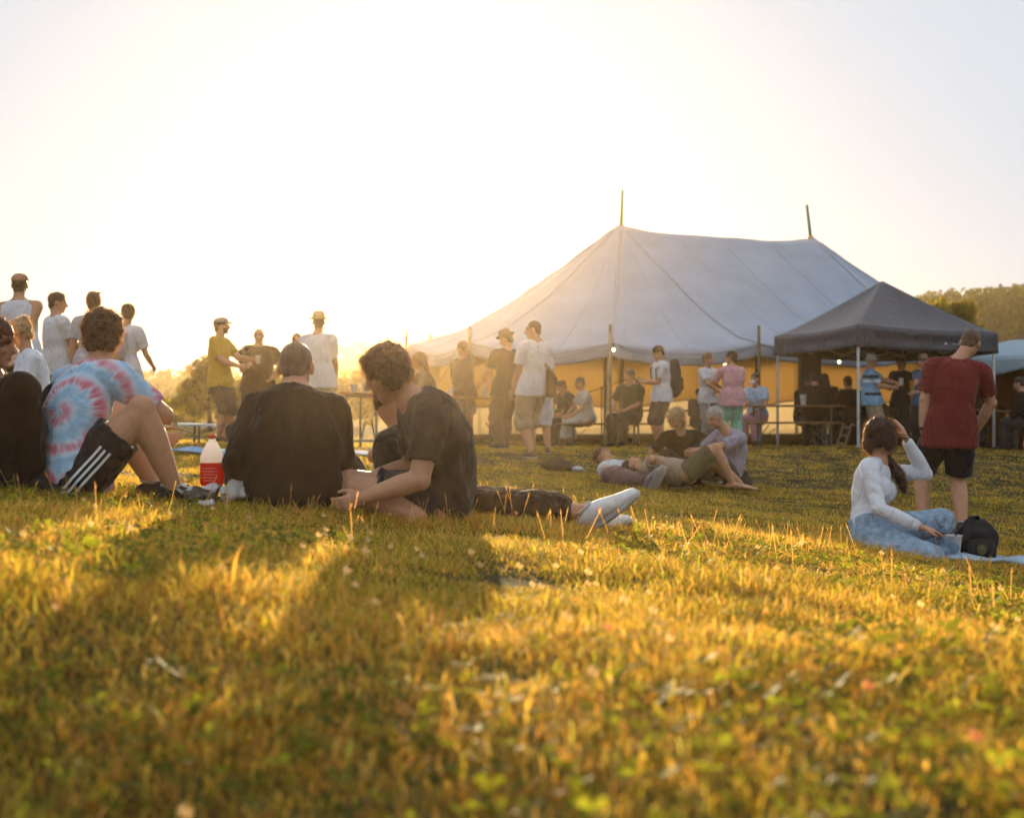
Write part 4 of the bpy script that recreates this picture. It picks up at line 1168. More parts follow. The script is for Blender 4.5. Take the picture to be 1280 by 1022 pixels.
BG = 'folding benches and tables around the tent'
bench(G(222, 18.9), G(270, 19.0), .26, .3, 'low pale blue folding bench behind the tie-dye man', m=pmat('pale_blue_bench_paint', (.42, .50, .56), rough=.6), group=BG)
p = G(305, 15.2)
q = MB(); nu, nv = 24, 14
V = [[p + np.array([(i / 23 - .5) * 1.35, (j / 13 - .5) * 1.2, 0]) for j in range(nv)] for i in range(nu)]
V = np.array(V); fl = V.reshape(-1, 3); fl[:, 2] = gz_arr(fl[:, 0], fl[:, 1]) + .05 + .03 * vn3(fl, 3.)
q.grid(fl, nu, nv); o = obj('picnic_blanket', q, cloth('sky_blue_blanket', (.22, .40, .60), folds=.8)); tag(o, 'sky blue picnic blanket spread on the grass beyond the red bottle', 'blanket'); o.modifiers.new('thick', 'SOLIDIFY').thickness = .012
p = G(305, 18.9); q = MB(); q.ell(p + UP * .18, (.24, .16, .2)); q.ell(p + UP * .30 + np.array([.03, 0, 0]), (.15, .12, .12)); me = fuse(q, .016, 2); displace(me, .03, 8)
o = obj('rucksack', me, pmat('dark_grey_nylon', (.05, .045, .045), rough=.7)); tag(o, 'dark rucksack on the ground behind the mustard t-shirt', 'rucksack', 'bags left on the grass')
p = G(455, 17.2); q = MB(); fl = np.array([p + np.array([(i / 15 - .5) * .75, (j / 9 - .5) * .5, 0]) for i in range(16) for j in range(10)]); fl[:, 2] = gz_arr(fl[:, 0], fl[:, 1]) + .05 + .035 * vn3(fl, 4.)
q.grid(fl, 16, 10); o = obj('folded_cloth', q, PALEBLUE); tag(o, 'pale blue cloth lying on the grass under the cup table', 'cloth'); o.modifiers.new('thick', 'SOLIDIFY').thickness = .02

# cup table (seen end-on) left of the bowed head
bench(G(446, 19.2), G(474, 20.6), .76, .5, 'narrow folding table with white cups behind the bowed man', 'table', name='beer_table', group=BG)
for px, Y, l in ((443, 19.3, 'white cup at the near corner of the narrow table'), (468, 19.9, 'white cup at the far end of the narrow table, by the bowed head'), (457, 20.3, 'white cup standing in the middle of the narrow table')):
    p = G(px, Y); p[2] = (gz(*G(446, 19.2)[:2]) + gz(*G(474, 20.6)[:2])) / 2 + .762; cup(p, l, h=.13, r=.05)
# bar table under the tent's left end
T0, T1 = G(553, 22.2), G(640, 22.9)
bench(T0, T1, .80, .5, 'long folding table at the left end of the tent with a glass on it', 'table', name='beer_table', group=BG)
for px, Y, l in ((563, 22.3, 'pale cup near the left end of the long bar table'), (606, 22.5, 'pale cup beside the dark-shirted man on the bar table')):
    p = G(px, Y); p[2] = (T0[2] + T1[2]) / 2 + .802; cup(p, l, h=.15, r=.05)
# benches under the tent
for (x0, Y_0), (x1, Y_1), h, w, l, cat, nm in (((697, 26.6), (812, 27.2), .45, .28, 'low bench under the tent carrying the pale dress', 'bench', 'bench'),
        ((928, 25.9), (1052, 26.2), .76, .5, 'long folding table under the tent beside the black gazebo', 'table', 'beer_table'),
        ((930, 25.2), (1050, 25.4), .45, .27, 'empty bench in front of the long table', 'bench', 'bench'),
        ((862, 27.6), (925, 27.9), .42, .27, 'short bench behind the grey trousers', 'bench', 'bench'),
        ((1204, 26.7), (1290, 26.4), .74, .5, 'folding table under the pale blue canopy', 'table', 'beer_table'),
        ((1000, 27.4), (1056, 27.7), .45, .27, 'bench behind the long table under the dark figures', 'bench', 'bench'),
        ((760, 29.6), (905, 30.2), .76, .5, 'table deep inside the tent behind the seated people', 'table', 'beer_table')):
    bench(G(x0, Y_0), G(x1, Y_1), h, w, l, cat, name=nm, group=BG)
for px, l in ((1004, 'tall white cup on the long table before the loudspeaker'),):
    p = G(px, 26.1); p[2] = (G(928, 25.9)[2] + G(1052, 26.2)[2]) / 2 + .762; cup(p, l, h=.19, r=.06)
# cups in hands
cup(CUP_HAND - UP * .05, 'clear cup held out by the man in the mustard t-shirt', h=.12, r=.04)
cup(POLO['wrl'] + nrm(POLO['wrl'] - POLO['ell']) * .09 - UP * .02, 'cup in the hand of the striped polo shirt', h=.13, r=.042)
cup(BEER_MAN['wrr'] + nrm(BEER_MAN['wrr'] - BEER_MAN['elr']) * .09 - UP * .04, 'large beer with white foam held by the brown-hatted drinker', m=BEER, h=.16, r=.05)
q = MB(); p = PHONE_MAN['wrl'] + nrm(PHONE_MAN['wrl'] - PHONE_MAN['ell']) * .11; q.box(p, (.075, .012, .15), [rvec(PHONE_MAN['f']), nrm(PHONE_MAN['f'] - UP), nrm(UP + PHONE_MAN['f'])])
o = bevel(obj('phone', q, pmat('phone_glass', (.015, .015, .018), rough=.2)), .006); tag(o, 'dark phone held up by the man with the black backpack', 'phone')


def backpack(s, label, m, sz=1., group='bags carried on backs and shoulders'):
    H = s['H']; f = fvec(s['as_']); c = bez(s['pel'], s['ctrl'], s['neck'], [.55])[0] - f * (.065 * H + .12 * sz); r = s['rs']
    o = thing('backpack', c - UP * .25 * sz, label, 'backpack', group)
    q = MB(); q.tube([c - UP * .24 * sz, c - UP * .12 * sz, c + UP * .1 * sz, c + UP * .24 * sz], np.array([(.14, .11), (.165, .13), (.155, .12), (.10, .08)]) * sz, r, n=16); me = fuse(q, .014, 2); displace(me, .018, 9); obj('bag', me, m, o)
    q = MB(); cc = c - f * .11 * sz - UP * .10 * sz; q.tube([cc - UP * .09 * sz, cc + UP * .07 * sz], np.array([(.11, .045), (.10, .04)]) * sz, r, n=14); obj('pocket', q, m, o)
    for e in (-1, 1):
        a = s['neck'] + r * e * .06 * H; k = 'r' if np.dot(r, s['rs']) * e > 0 else 'l'
        q = MB(); q.tube([c + f * .10 * sz + r * e * .08 * sz + UP * .2 * sz, a + UP * .015 - f * .02, a + f * .075 * H - UP * .06 * H, a + f * .07 * H - UP * .17 * H, c + r * e * .15 * sz + f * .12 - UP * .16 * sz], [(.024, .007)] * 5, r, n=8); obj('strap', q, m, o)
    return o


backpack(PHONE_MAN, 'black backpack on the man in white looking at his phone', pmat('black_nylon', (.022, .022, .025), rough=.6), 1.05)
backpack(PACK_WOMAN, 'pale pinkish backpack on the woman in beige trousers', pmat('pale_pink_nylon', (.48, .36, .34), rough=.8), .62)
# shoulder bag
s = BAG_MAN; H = s['H']; f, r = fvec(s['as_']), s['rs']
c = s['pel'] + r * .17 - f * .17 + UP * .04
o = thing('shoulder_bag', c - UP * .16, 'brown shoulder bag hanging at the hip of the man in cargo shorts', 'bag', 'bags carried on backs and shoulders')
LEA = pmat('brown_leather', (.13, .065, .025), rough=.5, bump=.2)
q = MB(); q.tube([c - UP * .15, c - UP * .02, c + UP * .12], [(.15, .055), (.16, .065), (.14, .045)], nrm(f + r * .3), n=16); me = fuse(q, .012, 2); displace(me, .012, 12); obj('bag', me, LEA, o)
q = MB(); q.tube([c + UP * .12 + f * .1, c + UP * .02 + f * .0 + r * .065, c - UP * .03 + r * .07], [(.12, .01), (.13, .012), (.12, .008)], f, n=10); obj('flap', q, LEA, o)
nk = s['neck']; q = MB(); q.tube([c + UP * .1 - f * .1, s['pel'] + UP * .30 * H * .6 - f * .155 + r * .06, nk - UP * .06 - f * .12 - r * .06, nk - r * .10 + UP * .005 - f * .02, nk - r * .10 - UP * .12 + f * .12, c + UP * .1 + f * .12], [(.022, .005)] * 6, UP + f * .01, n=8); obj('strap', q, LEA, o)

# --- things round the white-sleeved woman
p = G(1219, 8.45); p[2] = W(1219, 701, 8.45)[2]
BN = pmat('black_backpack_nylon', (.012, .012, .014), rough=.55, bump=.2, bscale=120)
o = thing('backpack', p, 'black backpack standing on the grass beside the woman in white', 'backpack', 'bags left on the grass')
q = MB(); q.tube([p + UP * .02, p + UP * .1, p + UP * .17, p + UP * .225], [(.125, .10), (.135, .105), (.125, .09), (.085, .05)], (1, .1, 0), n=20); q.ell(p + np.array([-.05, 0, .10]), (.09, .09, .10)); me = fuse(q, .010, 3); displace(me, .016, 14); obj('bag', me, BN, o)
q = MB(); q.tube([p + np.array([.0, -.105, .03]), p + np.array([.0, -.118, .08]), p + np.array([0, -.10, .13])], [(.085, .02), (.09, .03), (.075, .015)], (1, 0, 0), n=14); obj('pocket', q, BN, o)
q = MB(); q.tube([p + np.array([-.045, 0, .225]), p + np.array([-.04, -.005, .262]), p + np.array([.015, 0, .268]), p + np.array([.03, 0, .225])], [(.016, .006)] * 4, (0, 1, 0), n=8); obj('handle', q, BN, o)
q = MB(); q.tube([p + np.array([-.09, -.02, .21]), p + np.array([-.15, -.06, .14]), p + np.array([-.16, -.08, .05]), p + np.array([-.10, -.12, .012])], [(.020, .006)] * 4, (0, 1, 0), n=8); obj('strap', q, BN, o)
q = MB(); q.lathe(p + np.array([-.01, -.149, .085]), [(.002, -.004), (.028, -.004), (.030, 0), (.028, .003), (.002, .003)], (0, -1, 0), 20); obj('badge', q, pmat('olive_badge', (.10, .09, .04), rough=.7), o)
for a in (.4, 1.6, 2.7, 4.0, 5.2):
    pass
p = G(1192, 8.35); p[2] = W(1192, 693, 8.35)[2]
cup(p, 'white paper cup standing between the jacket and the black backpack', h=.115, r=.05, group='drinking cups')
p = G(1172, 8.3); p[2] = W(1172, 690, 8.3)[2]
q = MB()
for i in range(9):
    a = RND.uniform(0, 6.28); q.tube([p + np.array([RND.uniform(-.12, .04), RND.uniform(-.1, .05), RND.uniform(.0, .06)]), p + np.array([RND.uniform(-.05, .1), RND.uniform(-.1, .05), RND.uniform(0, .05)])], [(.045, .03), (.04, .025)])
me = fuse(q, .010, 2); displace(me, .02, 16, oct=3); o = obj('denim_jacket', me, cloth('mid_blue_denim', (.16, .24, .33), bump=.4, bscale=300, var=.4, scale=18)); tag(o, 'blue denim jacket crumpled on the grass by the woman\'s knees', 'jacket')


def blanket(p, L, wd, ang, label, m, name='blanket', lump=.03, th=.02):
    q = MB(); d = np.array([math.cos(ang), math.sin(ang), 0]); e = np.array([-d[1], d[0], 0])
    fl = np.array([p + d * (i / 19 - .5) * L + e * (j / 11 - .5) * wd for i in range(20) for j in range(12)])
    fl[:, 2] = gz_arr(fl[:, 0], fl[:, 1]) + .045 + lump * (1 + vn3(fl, 6.))
    q.grid(fl, 20, 12); o = obj(name, q, m); o.modifiers.new('thick', 'SOLIDIFY').thickness = th; tag(o, label, name.replace('_', ' ')); return o


blanket(G(1265, 8.35), .55, .34, -.25, 'pale blue blanket on the grass to the right of the black backpack', PALEBLUE)
blanket(G(1205, 8.25), .28, .2, .1, 'small pale blue scarf lying in front of the black backpack', PALEBLUE, 'scarf', .02, .012)
# dark bag on the lawn
p = G(702, 17.2); q = MB(); q.ell(p + np.array([-.05, 0, .07]), (.2, .13, .075)); q.ell(p + np.array([.09, 0, .05]), (.14, .12, .05)); me = fuse(q, .016, 2); displace(me, .03, 9)
o = obj('holdall', me, pmat('dark_brown_canvas', (.05, .03, .025), rough=.9)); tag(o, 'dark brown holdall slumped on the lawn left of the lying men', 'holdall', 'bags left on the grass')
p = G(722, 17.1); q = MB(); q.ell(p + UP * .05, (.075, .05, .04)); me = fuse(q, .014, 1); displace(me, .03, 20); o = obj('white_shirt_bundle', me, WHITE2); tag(o, 'small white bundle of cloth beside the brown holdall', 'bundle')
p = G(770, 16.9); q = MB(); q.ell(p + UP * .03, (.01, .01, .01))
# jumper across the laps of the pair on the lawn: rucksack behind the grey-haired man
p = G(925, 16.55); q = MB(); q.ell(p + UP * .09, (.15, .12, .11)); q.ell(p + np.array([.03, 0, .16]), (.09, .08, .06)); me = fuse(q, .014, 2); displace(me, .025, 10)
o = obj('small_rucksack', me, pmat('black_canvas', (.02, .02, .02), rough=.9)); tag(o, 'small black rucksack on the grass behind the grey-haired man', 'rucksack', 'bags left on the grass')

# --- stage gear inside the tent
SPK = pmat('black_speaker_paint', (.012, .012, .012), rough=.6); GRL = pmat('speaker_grille', (.02, .02, .02), rough=.4, metal=.4, bump=.6, bscale=300)
p = G(1012, 28.4)
o = thing('loudspeaker', p, 'tall black loudspeaker on a stand between tent and black gazebo', 'loudspeaker')
q = MB(); q.box(p + UP * 1.52, (.40, .36, .86)); bevel(obj('cabinet', q, SPK, o, smooth=False), .02)
q = MB(); q.box(p + UP * 1.52 + np.array([0, -.187, 0]), (.36, .012, .80)); obj('grille', q, GRL, o, smooth=False)
q = MB(); q.tube([p + UP * .1, p + UP * 1.1], .018, n=8); obj('pole', q, SPK, o)
for a in (.3, 2.4, 4.5):
    q = MB(); q.tube([p + UP * .45, p + np.array([math.cos(a) * .45, math.sin(a) * .45, .02])], .012, n=6); obj('leg', q, SPK, o)
p = G(1118, 27.5); o = thing('monitor_speaker', p, 'black floor monitor speaker behind the gazebo corner pole', 'loudspeaker')


def micstand(px, Y, label, yaw):
    p = G(px, Y); o = thing('microphone_stand', p, label, 'microphone stand', 'microphone stands')
    q = MB(); q.tube([p + UP * .04, p + UP * 1.25], .014, n=8); obj('pole', q, SPK, o)
    d = np.array([math.cos(yaw), math.sin(yaw), .25]); q = MB(); q.tube([p + UP * 1.22 - d * .35, p + UP * 1.25 + d * .55], .011, n=8); bm = obj('boom', q, SPK, o)
    q = MB(); q.ell(p + UP * 1.25 + d * .60, (.035, .035, .035)); q.tube([p + UP * 1.25 + d * .5, p + UP * 1.25 + d * .6], .016, n=8); m_ = obj('microphone', q, GRL, o); m_.parent = bm
    q = MB()
    for a in (.2, 2.3, 4.4): q.tube([p + UP * .12, p + np.array([math.cos(a) * .3, math.sin(a) * .3, .01])], .011, n=6)
    obj('base', q, SPK, o)


micstand(693, 29.6, 'microphone stand by the long pale dress', 2.6); micstand(752, 30.4, 'microphone stand behind the front side pole', .4); micstand(1046, 29.4, 'microphone stand with its boom crossing the loudspeaker', 2.5)
bpy.data.objects.remove(bpy.data.objects['monitor_speaker'])
# drum under the gazebo
p = G(1101, 28.8); DR = pmat('drum_shell', (.25, .10, .03), rough=.3)
o = thing('bass_drum', p, 'bass drum with a pale head glowing under the black gazebo', 'drum')
q = MB(); q.lathe(p + np.array([0, .2, .62]), [(.28, -.2), (.285, -.2), (.285, .2), (.28, .2)], (0, -1, 0), 28); obj('shell', q, DR, o)
q = MB(); q.lathe(p + np.array([0, .2, .62]), [(.002, .19), (.27, .19), (.272, .197), (.002, .198)], (0, -1, 0), 28); obj('drumhead', q, pmat('drumhead_skin', (.7, .62, .48), rough=.6, tr=.5, tcol=(.8, .6, .3)), o)
for e in (-1, 1):
    q = MB(); q.tube([p + np.array([e * .2, .1, .5]), p + np.array([e * .35, .0, .01])], .014, n=6); obj('leg', q, GALV, o)
p = G(1090, 29.3); o = thing('amplifier', p, 'black amplifier cabinet with cloth front behind the striped polo shirt', 'amplifier')
p = G(1064, 28.6)
o.location = p; o['_b'] = p.tolist(); o['label'] = 'black amplifier stack left of the gazebo corner pole'
q = MB(); q.box(p + UP * .36, (.66, .36, .72)); bevel(obj('cabinet', q, SPK, o, smooth=False), .02); q = MB(); q.box(p + UP * .36 + np.array([0, -.187, 0]), (.58, .012, .6)); obj('grille', q, GRL, o, smooth=False)
q = MB(); q.box(p + UP * .86, (.6, .3, .26)); hd_ = bevel(obj('amplifier_head', q, SPK, o, smooth=False), .02)
q = MB(); q.tube([p + UP * .99 + np.array([-.12, 0, 0]), p + UP * 1.04, p + UP * .99 + np.array([.12, 0, 0])], .012, n=6); h_ = obj('handle', q, GALV, o)
# crate ladder leaning in front of the corner pole
p = G(1050, 25.0); o = thing('step_rack', p, 'small leaning wooden rack on the grass left of the gazebo corner pole', 'rack')
d = nrm(np.array([.32, .1, .9])); sd = np.array([.85, -.3, 0.]); sd = nrm(sd)
for e in (-1, 1):
    q = MB(); q.box(p + sd * e * .07 + d * .22, (.03, .03, .48), [sd, np.cross(d, sd), d]); obj('rail', q, pmat('weathered_wood', (.17, .12, .07), rough=.9), o, smooth=False)
for i in range(3):
    q = MB(); q.box(p + d * (.08 + .15 * i), (.12, .025, .035), [sd, np.cross(d, sd), d]); obj('rung', q, bpy.data.materials['weathered_wood'], o, smooth=False)
# ------------------------------------------------------------------ tents
CANVAS = pmat('weathered_canvas', (.38, .46, .56), rough=.95, var=.09, scale=1.3, bump=.25, bscale=18, spec=.05, tr=.13, tcol=(.95, .6, .22), folds=.35)
WALLC = pmat('canvas_wall', (.42, .33, .22), rough=.95, var=.16, scale=2.2, bump=.3, bscale=16, spec=.05, tr=.5, tcol=(1., .88, .66), folds=.5, stretch=(1, 1, .3))
SKIRT = pmat('canvas_skirt', (.40, .31, .18), rough=.95, var=.16, scale=2.2, bump=.3, bscale=16, spec=.05, tr=.72, tcol=(1., .88, .64), folds=.5)
SEAM = pmat('canvas_seam', (.34, .37, .40), rough=.95); ROPE = pmat('guy_rope', (.5, .42, .28), rough=.9, tr=.2)
POLEW = pmat('ash_pole', (.22, .16, .09), rough=.8, var=.3); POLEG = pmat('green_painted_pole', (.02, .20, .11), rough=.6)
K1 = np.array([2.53, 33.0]); K2 = K1 + np.array([4.99, 2.79]); rd = nrm(np.append(K2 - K1, 0))[:2]; nn = np.array([rd[1], -rd[0]])   # nn: towards the camera
RAD, ZP1, ZP2 = 4.9, W(776, 283, 33.)[2], W(1014, 297, 35.8)[2]
ZE = .62


def perim(u):
    """u in 0..1 round the stadium from the front foot of K1 leftwards; returns xy, apex weight (0=K1, 1=K2)"""
    Ls = np.linalg.norm(K2 - K1); arc = math.pi * RAD; tot = 2 * arc + 2 * Ls; d = (u % 1) * tot
    if d < arc:
        a = d / RAD; return K1 + RAD * (nn * math.cos(a) - rd * math.sin(a)), 0., a
    d -= arc
    if d < Ls: return K1 + rd * d - nn * RAD, d / Ls, None
    d -= Ls
    if d < arc:
        a = d / RAD; return K2 + RAD * (-nn * math.cos(a) + rd * math.sin(a)), 1., a
    d -= arc
    return K2 - rd * d + nn * RAD, 1 - d / Ls, None


Ls = np.linalg.norm(K2 - K1); arc = math.pi * RAD; TOT = 2 * arc + 2 * Ls
poles_u = [arc / 5 * i / TOT for i in range(6)] + [(arc + Ls) / TOT] + [(arc + Ls + arc / 5 * i) / TOT for i in range(1, 6)]
poles_u = sorted(poles_u)


def eave(u):
    xy, k, a = perim(u)
    pu = np.array(poles_u + [1 + poles_u[0]]); i = max(0, np.searchsorted(pu, u % 1, 'right') - 1)
    f = ((u % 1) - pu[i]) / (pu[i + 1] - pu[i]); sag = math.sin(math.pi * f) ** .8
    c = K1 if k == 0 else (K2 if k == 1 else K1 + (K2 - K1) * k)
    xy = xy + (c - xy) * .035 * sag                      # cloth pulled in between the poles
    return xy, k, ZE - .16 * sag, sag


tent = thing('pole_tent', np.array([*(K1 + K2) / 2, gz(*(K1 + K2) / 2)]), 'big pale canvas pole tent with two king poles, its near side open to the lawn', 'tent', 'tents and canopies on the meadow')
NU, NT = 260, 30
V = np.zeros((NU, NT, 3))
for i in range(NU):
    u = i / NU; xy, k, ze, sag = eave(u)
    ap = K1 + (K2 - K1) * k; zp = ZP1 + (ZP2 - ZP1) * k - .16 * math.sin(math.pi * k)
    for j in range(NT):
        t = j / (NT - 1); rr = .02 + .98 * t
        p = ap + (xy - ap) * rr
        z = ze + (zp - ze) * (1 - t) ** 1.30
        z += -.09 * (1 - sag) * math.sin(math.pi * t) * t                      # drawn tight along the pole lines
        z += .025 * math.sin(u * TOT * 5.2) * t * (1 - t) * 2 + .02 * math.sin(u * TOT * 13 + 3 * t) * (1 - t) * t
        V[i, j] = (*p, z)
fl = V.reshape(-1, 3); fl[:, 2] += .05 * vn3(fl, .9) + .022 * vn3(fl, 2.6)
mb = MB(); mb.grid(fl, NU, NT, wrap=True); roof = obj('roof', mb, CANVAS, tent); roof.modifiers.new('thick', 'SOLIDIFY').thickness = .012
Vr = fl.reshape(NU, NT, 3)
# valance with drape lines
NV = 7; V = np.zeros((NU * 2, NV, 3))
for i in range(NU * 2):
    e = Vr[(i // 2) % NU, -1] * (1 - .5 * (i % 2)) + Vr[(i // 2 + 1) % NU, -1] * .5 * (i % 2); u = i / (NU * 2)
    xy, k, ze, sag = eave(u); c = K1 + (K2 - K1) * k; o_ = nrm(e[:2] - c)
    for j in range(NV):
        t = j / (NV - 1)
        V[i, j] = (*(e[:2] + o_ * (.02 + .03 * math.sin(u * TOT * 9) * t + .03 * math.sin(math.pi * t))), e[2] - (.30 + .05 * sag) * t + .01)
mb = MB(); mb.grid(V, NU * 2, NV, wrap=True); va = obj('valance', mb, CANVAS, tent); va.modifiers.new('thick', 'SOLIDIFY').thickness = .008
# scallop shadow lines of the valance built as thin cords; seams down the roof
for u0, u1 in zip(poles_u, poles_u[1:] + [1.]):
    if min(u0, u1) > .30 and u1 < .74: continue
    for dz in (.05, .12):
        pts = []
        for t in np.linspace(0, 1, 22):
            u = u0 + (u1 - u0) * t; xy, k, ze, sag = eave(u); c = K1 + (K2 - K1) * k; o_ = nrm(xy - c); e = Vr[int(u * NU) % NU, -1]
            pts.append(np.array([*(e[:2] + o_ * .068), e[2] - .03 - dz * math.sin(math.pi * t) * 1.4]))
        q = MB(); q.tube(pts, .011, n=6); s_ = obj('scallop_shadow_line', q, SEAM, tent)
for u in poles_u:
    i = int(round(u * NU)) % NU; q = MB(); pts = Vr[i, 1:]
    q.tube(pts + np.array([0, 0, .012]), [(.028, .010)] * len(pts), np.array([*np.gradient(Vr[:, -1], axis=0)[i][:2], 0]), n=6); obj('seam', q, SEAM, tent)
for u in np.linspace(0, 1, 31)[:-1]:
    i = int(round(u * NU)) % NU; q = MB(); pts = Vr[i, 2:]
    q.tube(pts + np.array([0, 0, .006]), [(.012, .008)] * len(pts), np.array([*np.gradient(Vr[:, -1], axis=0)[i][:2], 0]), n=6); obj('seam', q, CANVAS, tent)
for K, z, m, tilt, h in ((K1, ZP1, POLEG, (.035, 0), .82), (K2, ZP2, POLEG, (-.10, 0), .80)):
    b = np.array([*K, gz(*K)]); q = MB(); q.tube([b, np.array([*K, z])], .06, n=10); kp = obj('king_pole', q, POLEW, tent)
    q = MB(); q.tube([np.array([*K, z - .05]), np.array([K[0] + tilt[0], K[1], z + h])], [.042, .034], n=8); t_ = obj('pole_tip', q, m, tent); t_.parent = kp
    q = MB(); q.lathe(np.array([*K, z - .16]), [(.16, 0), (.12, .05), (.075, .14), (.06, .2), (.02, .2)], n=14); obj('pole_collar', q, pmat('collar_rope', (.45, .25, .07), rough=.9), tent)
for u in poles_u:
    xy, k, ze, sag = eave(u); c = K1 + (K2 - K1) * k; o_ = nrm(xy - c); b = xy + o_ * .11
    q = MB(); g = gz(*b); top = np.array([*(xy + o_ * .10), ze + .30]); q.tube([np.array([*b, g]), top], .032, n=8); sp = obj('side_pole', q, POLEW, tent)
    an = b + o_ * 1.9; ga = gz(*an); q = MB(); q.tube([top - UP * .12, np.array([*an, ga + .1])], .011, n=6)
    if not (.88 < u or u < .06): obj('guy_rope', q, ROPE, tent); q = MB(); q.tube([np.array([*an, ga - .1]), np.array([*an, ga + .22])], .018, n=6); obj('peg', q, POLEW, tent)
# walls round the back half, hanging in panels
wu0, wu1 = poles_u[3] - .004, .80
us = [u for u in poles_u if wu0 < u < wu1]; us = [wu0] + us[1:] + [wu1]
for a_, b_ in zip(us, us[1:]):
    n = 60; V = np.zeros((n, 10, 3))
    for i in range(n):
        u = a_ + (b_ - a_) * i / (n - 1); xy, k, ze, sag = eave(u); c = K1 + (K2 - K1) * k; o_ = nrm(xy - c); g = gz(*xy)
        for j in range(10):
            t = j / 9; V[i, j] = (*(xy - o_ * (.03 + .05 * math.sin(u * TOT * 6.5 + math.sin(i * .4)) * (.3 + .7 * t))), (ze - .03) * (1 - t) + (g + .02) * t)
    q = MB(); q.grid(V, n, 10); w_ = obj('wall_panel', q, WALLC, tent); w_.modifiers.new('thick', 'SOLIDIFY').thickness = .008
# a second layer over the upper part of the walls: the deep skirt of the roof
for a_, b_ in zip(us, us[1:]):
    n = 50; V = np.zeros((n, 8, 3))
    for i in range(n):
        f = i / (n - 1); u = a_ + (b_ - a_) * f; xy, k, ze, sag = eave(u); c = K1 + (K2 - K1) * k; o_ = nrm(xy - c); g = gz(*xy)
        low = g + .92 - .16 * math.sin(math.pi * f) + .05 * math.sin(f * 9)
        for j in range(8):
            t = j / 7; V[i, j] = (*(xy - o_ * (.16 + .04 * math.sin(u * TOT * 5) * t)), (ze + .02) * (1 - t) + low * t)
    q = MB(); q.grid(V, n, 8); w_ = obj('roof_skirt', q, SKIRT, tent); w_.modifiers.new('thick', 'SOLIDIFY').thickness = .008
    q = MB(); q.tube(V[:, -1], .018, n=6); obj('skirt_hem', q, SEAM, tent)
# inner poles seen through the opening
for px, Y in ((757, 31.6), (946, 32.6)):
    p = G(px, Y); q = MB(); q.tube([p, p + UP * 2.9], .045, n=8); obj('inner_pole', q, POLEW, tent)

# string-light bulbs
BULB = emat('warm_bulb_glass', (1., .80, .45), 2.5)
CABLE = pmat('black_cable', (.02, .02, .02), rough=.7)
bulbs = [(767, 437, 27.9, 'lit bulb hanging at the front side pole of the tent'), (906, 454, 28.6, 'lit bulb between white and pink t-shirts under the tent'), (809, 443, 29.0, 'small lit bulb under the roof above the man with the phone'), (700, 503, 29.4, 'lit bulb low beside the microphone stand'), (763, 492, 30.2, 'lit bulb low inside the tent behind the side pole'), (1049, 452, 29.2, 'lit bulb over the loudspeaker')]
for px, py, Y, l in bulbs:
    p = W(px, py, Y); o = thing('light_bulb', p - UP * .05, l, 'light bulb', 'bulbs of the string lights')
    q = MB(); q.ell(p, (.034, .034, .042)); obj('globe', q, BULB, o)
    q = MB(); q.tube([p + UP * .05, p + UP * .11], .018, n=8); obj('socket', q, CABLE, o)
    q = MB(); q.tube([p + UP * .11, p + UP * .24], .006, n=5); obj('cable', q, CABLE, o)

# --- the black gazebo
C0 = np.array([6.12, 25.2]); C1 = np.array([5.17, 28.0]); C2 = np.array([8.92, 26.15]); C3 = C1 + C2 - C0
ez = {0: W(1072, 407, 25.2)[2], 1: W(968, 421, 28.)[2], 2: W(1243, 416.5, 26.15)[2]}; ez[3] = ez[1] + ez[2] - ez[0]
cor = [C0, C2, C3, C1]; cz = [ez[0], ez[2], ez[3], ez[1]]; pk = np.array([*(C0 + C3) / 2, W(1107, 352, 27.07)[2]])
BLKF = pmat('black_gazebo_polyester', (.04, .046, .064), rough=.38, var=.15, scale=3, spec=.6, bump=.1, bscale=30, tr=.10, tcol=(.10, .06, .04), folds=.5)
gz_o = thing('gazebo', np.array([*(C0 + C3) / 2, gz(*(C0 + C3) / 2)]), 'black pop-up gazebo with a pointed roof and straight valance on thin metal legs', 'gazebo', 'tents and canopies on the meadow')
mb = MB()
for i in range(4):
    a, b = np.array([*cor[i], cz[i]]), np.array([*cor[(i + 1) % 4], cz[(i + 1) % 4]]); n = 17; V = np.zeros((n, n, 3))
    for p in range(n):
        for q in range(n):
            u, t = p / (n - 1), q / (n - 1); e = a + (b - a) * u - UP * .03 * math.sin(math.pi * u)
            P = pk + (e - pk) * (.01 + .99 * t); P[2] = e[2] + (pk[2] - e[2]) * (1 - t) ** 1.12 - .07 * math.sin(math.pi * u) * math.sin(math.pi * t)
            V[p, q] = P
    mb.grid(V, n, n)
me = evaluate(mb.mesh(), [('WELD', dict(merge_threshold=.002))]); me2 = me
r_ = obj('roof', me, BLKF, gz_o); r_.modifiers.new('thick', 'SOLIDIFY').thickness = .006
for i in range(4):
    a, b = np.array([*cor[i], cz[i]]), np.array([*cor[(i + 1) % 4], cz[(i + 1) % 4]]); n = 40; d = nrm(b - a); o_ = np.cross(d, UP); o_ = o_ if np.dot(o_[:2], (a[:2] + b[:2]) / 2 - pk[:2]) > 0 else -o_
    V = [[a + (b - a) * u - UP * (.03 * math.sin(math.pi * u) + .37 * t) + o_ * (.008 + .02 * math.sin(u * 23 + i) * t + .012 * math.sin(t * 9) * math.sin(u * 3.1)) for t in np.linspace(0, 1, 8)] for u in np.linspace(0, 1, n)]
    q = MB(); q.grid(V, n, 8); v_ = obj('valance', q, BLKF, gz_o); v_.modifiers.new('thick', 'SOLIDIFY').thickness = .005
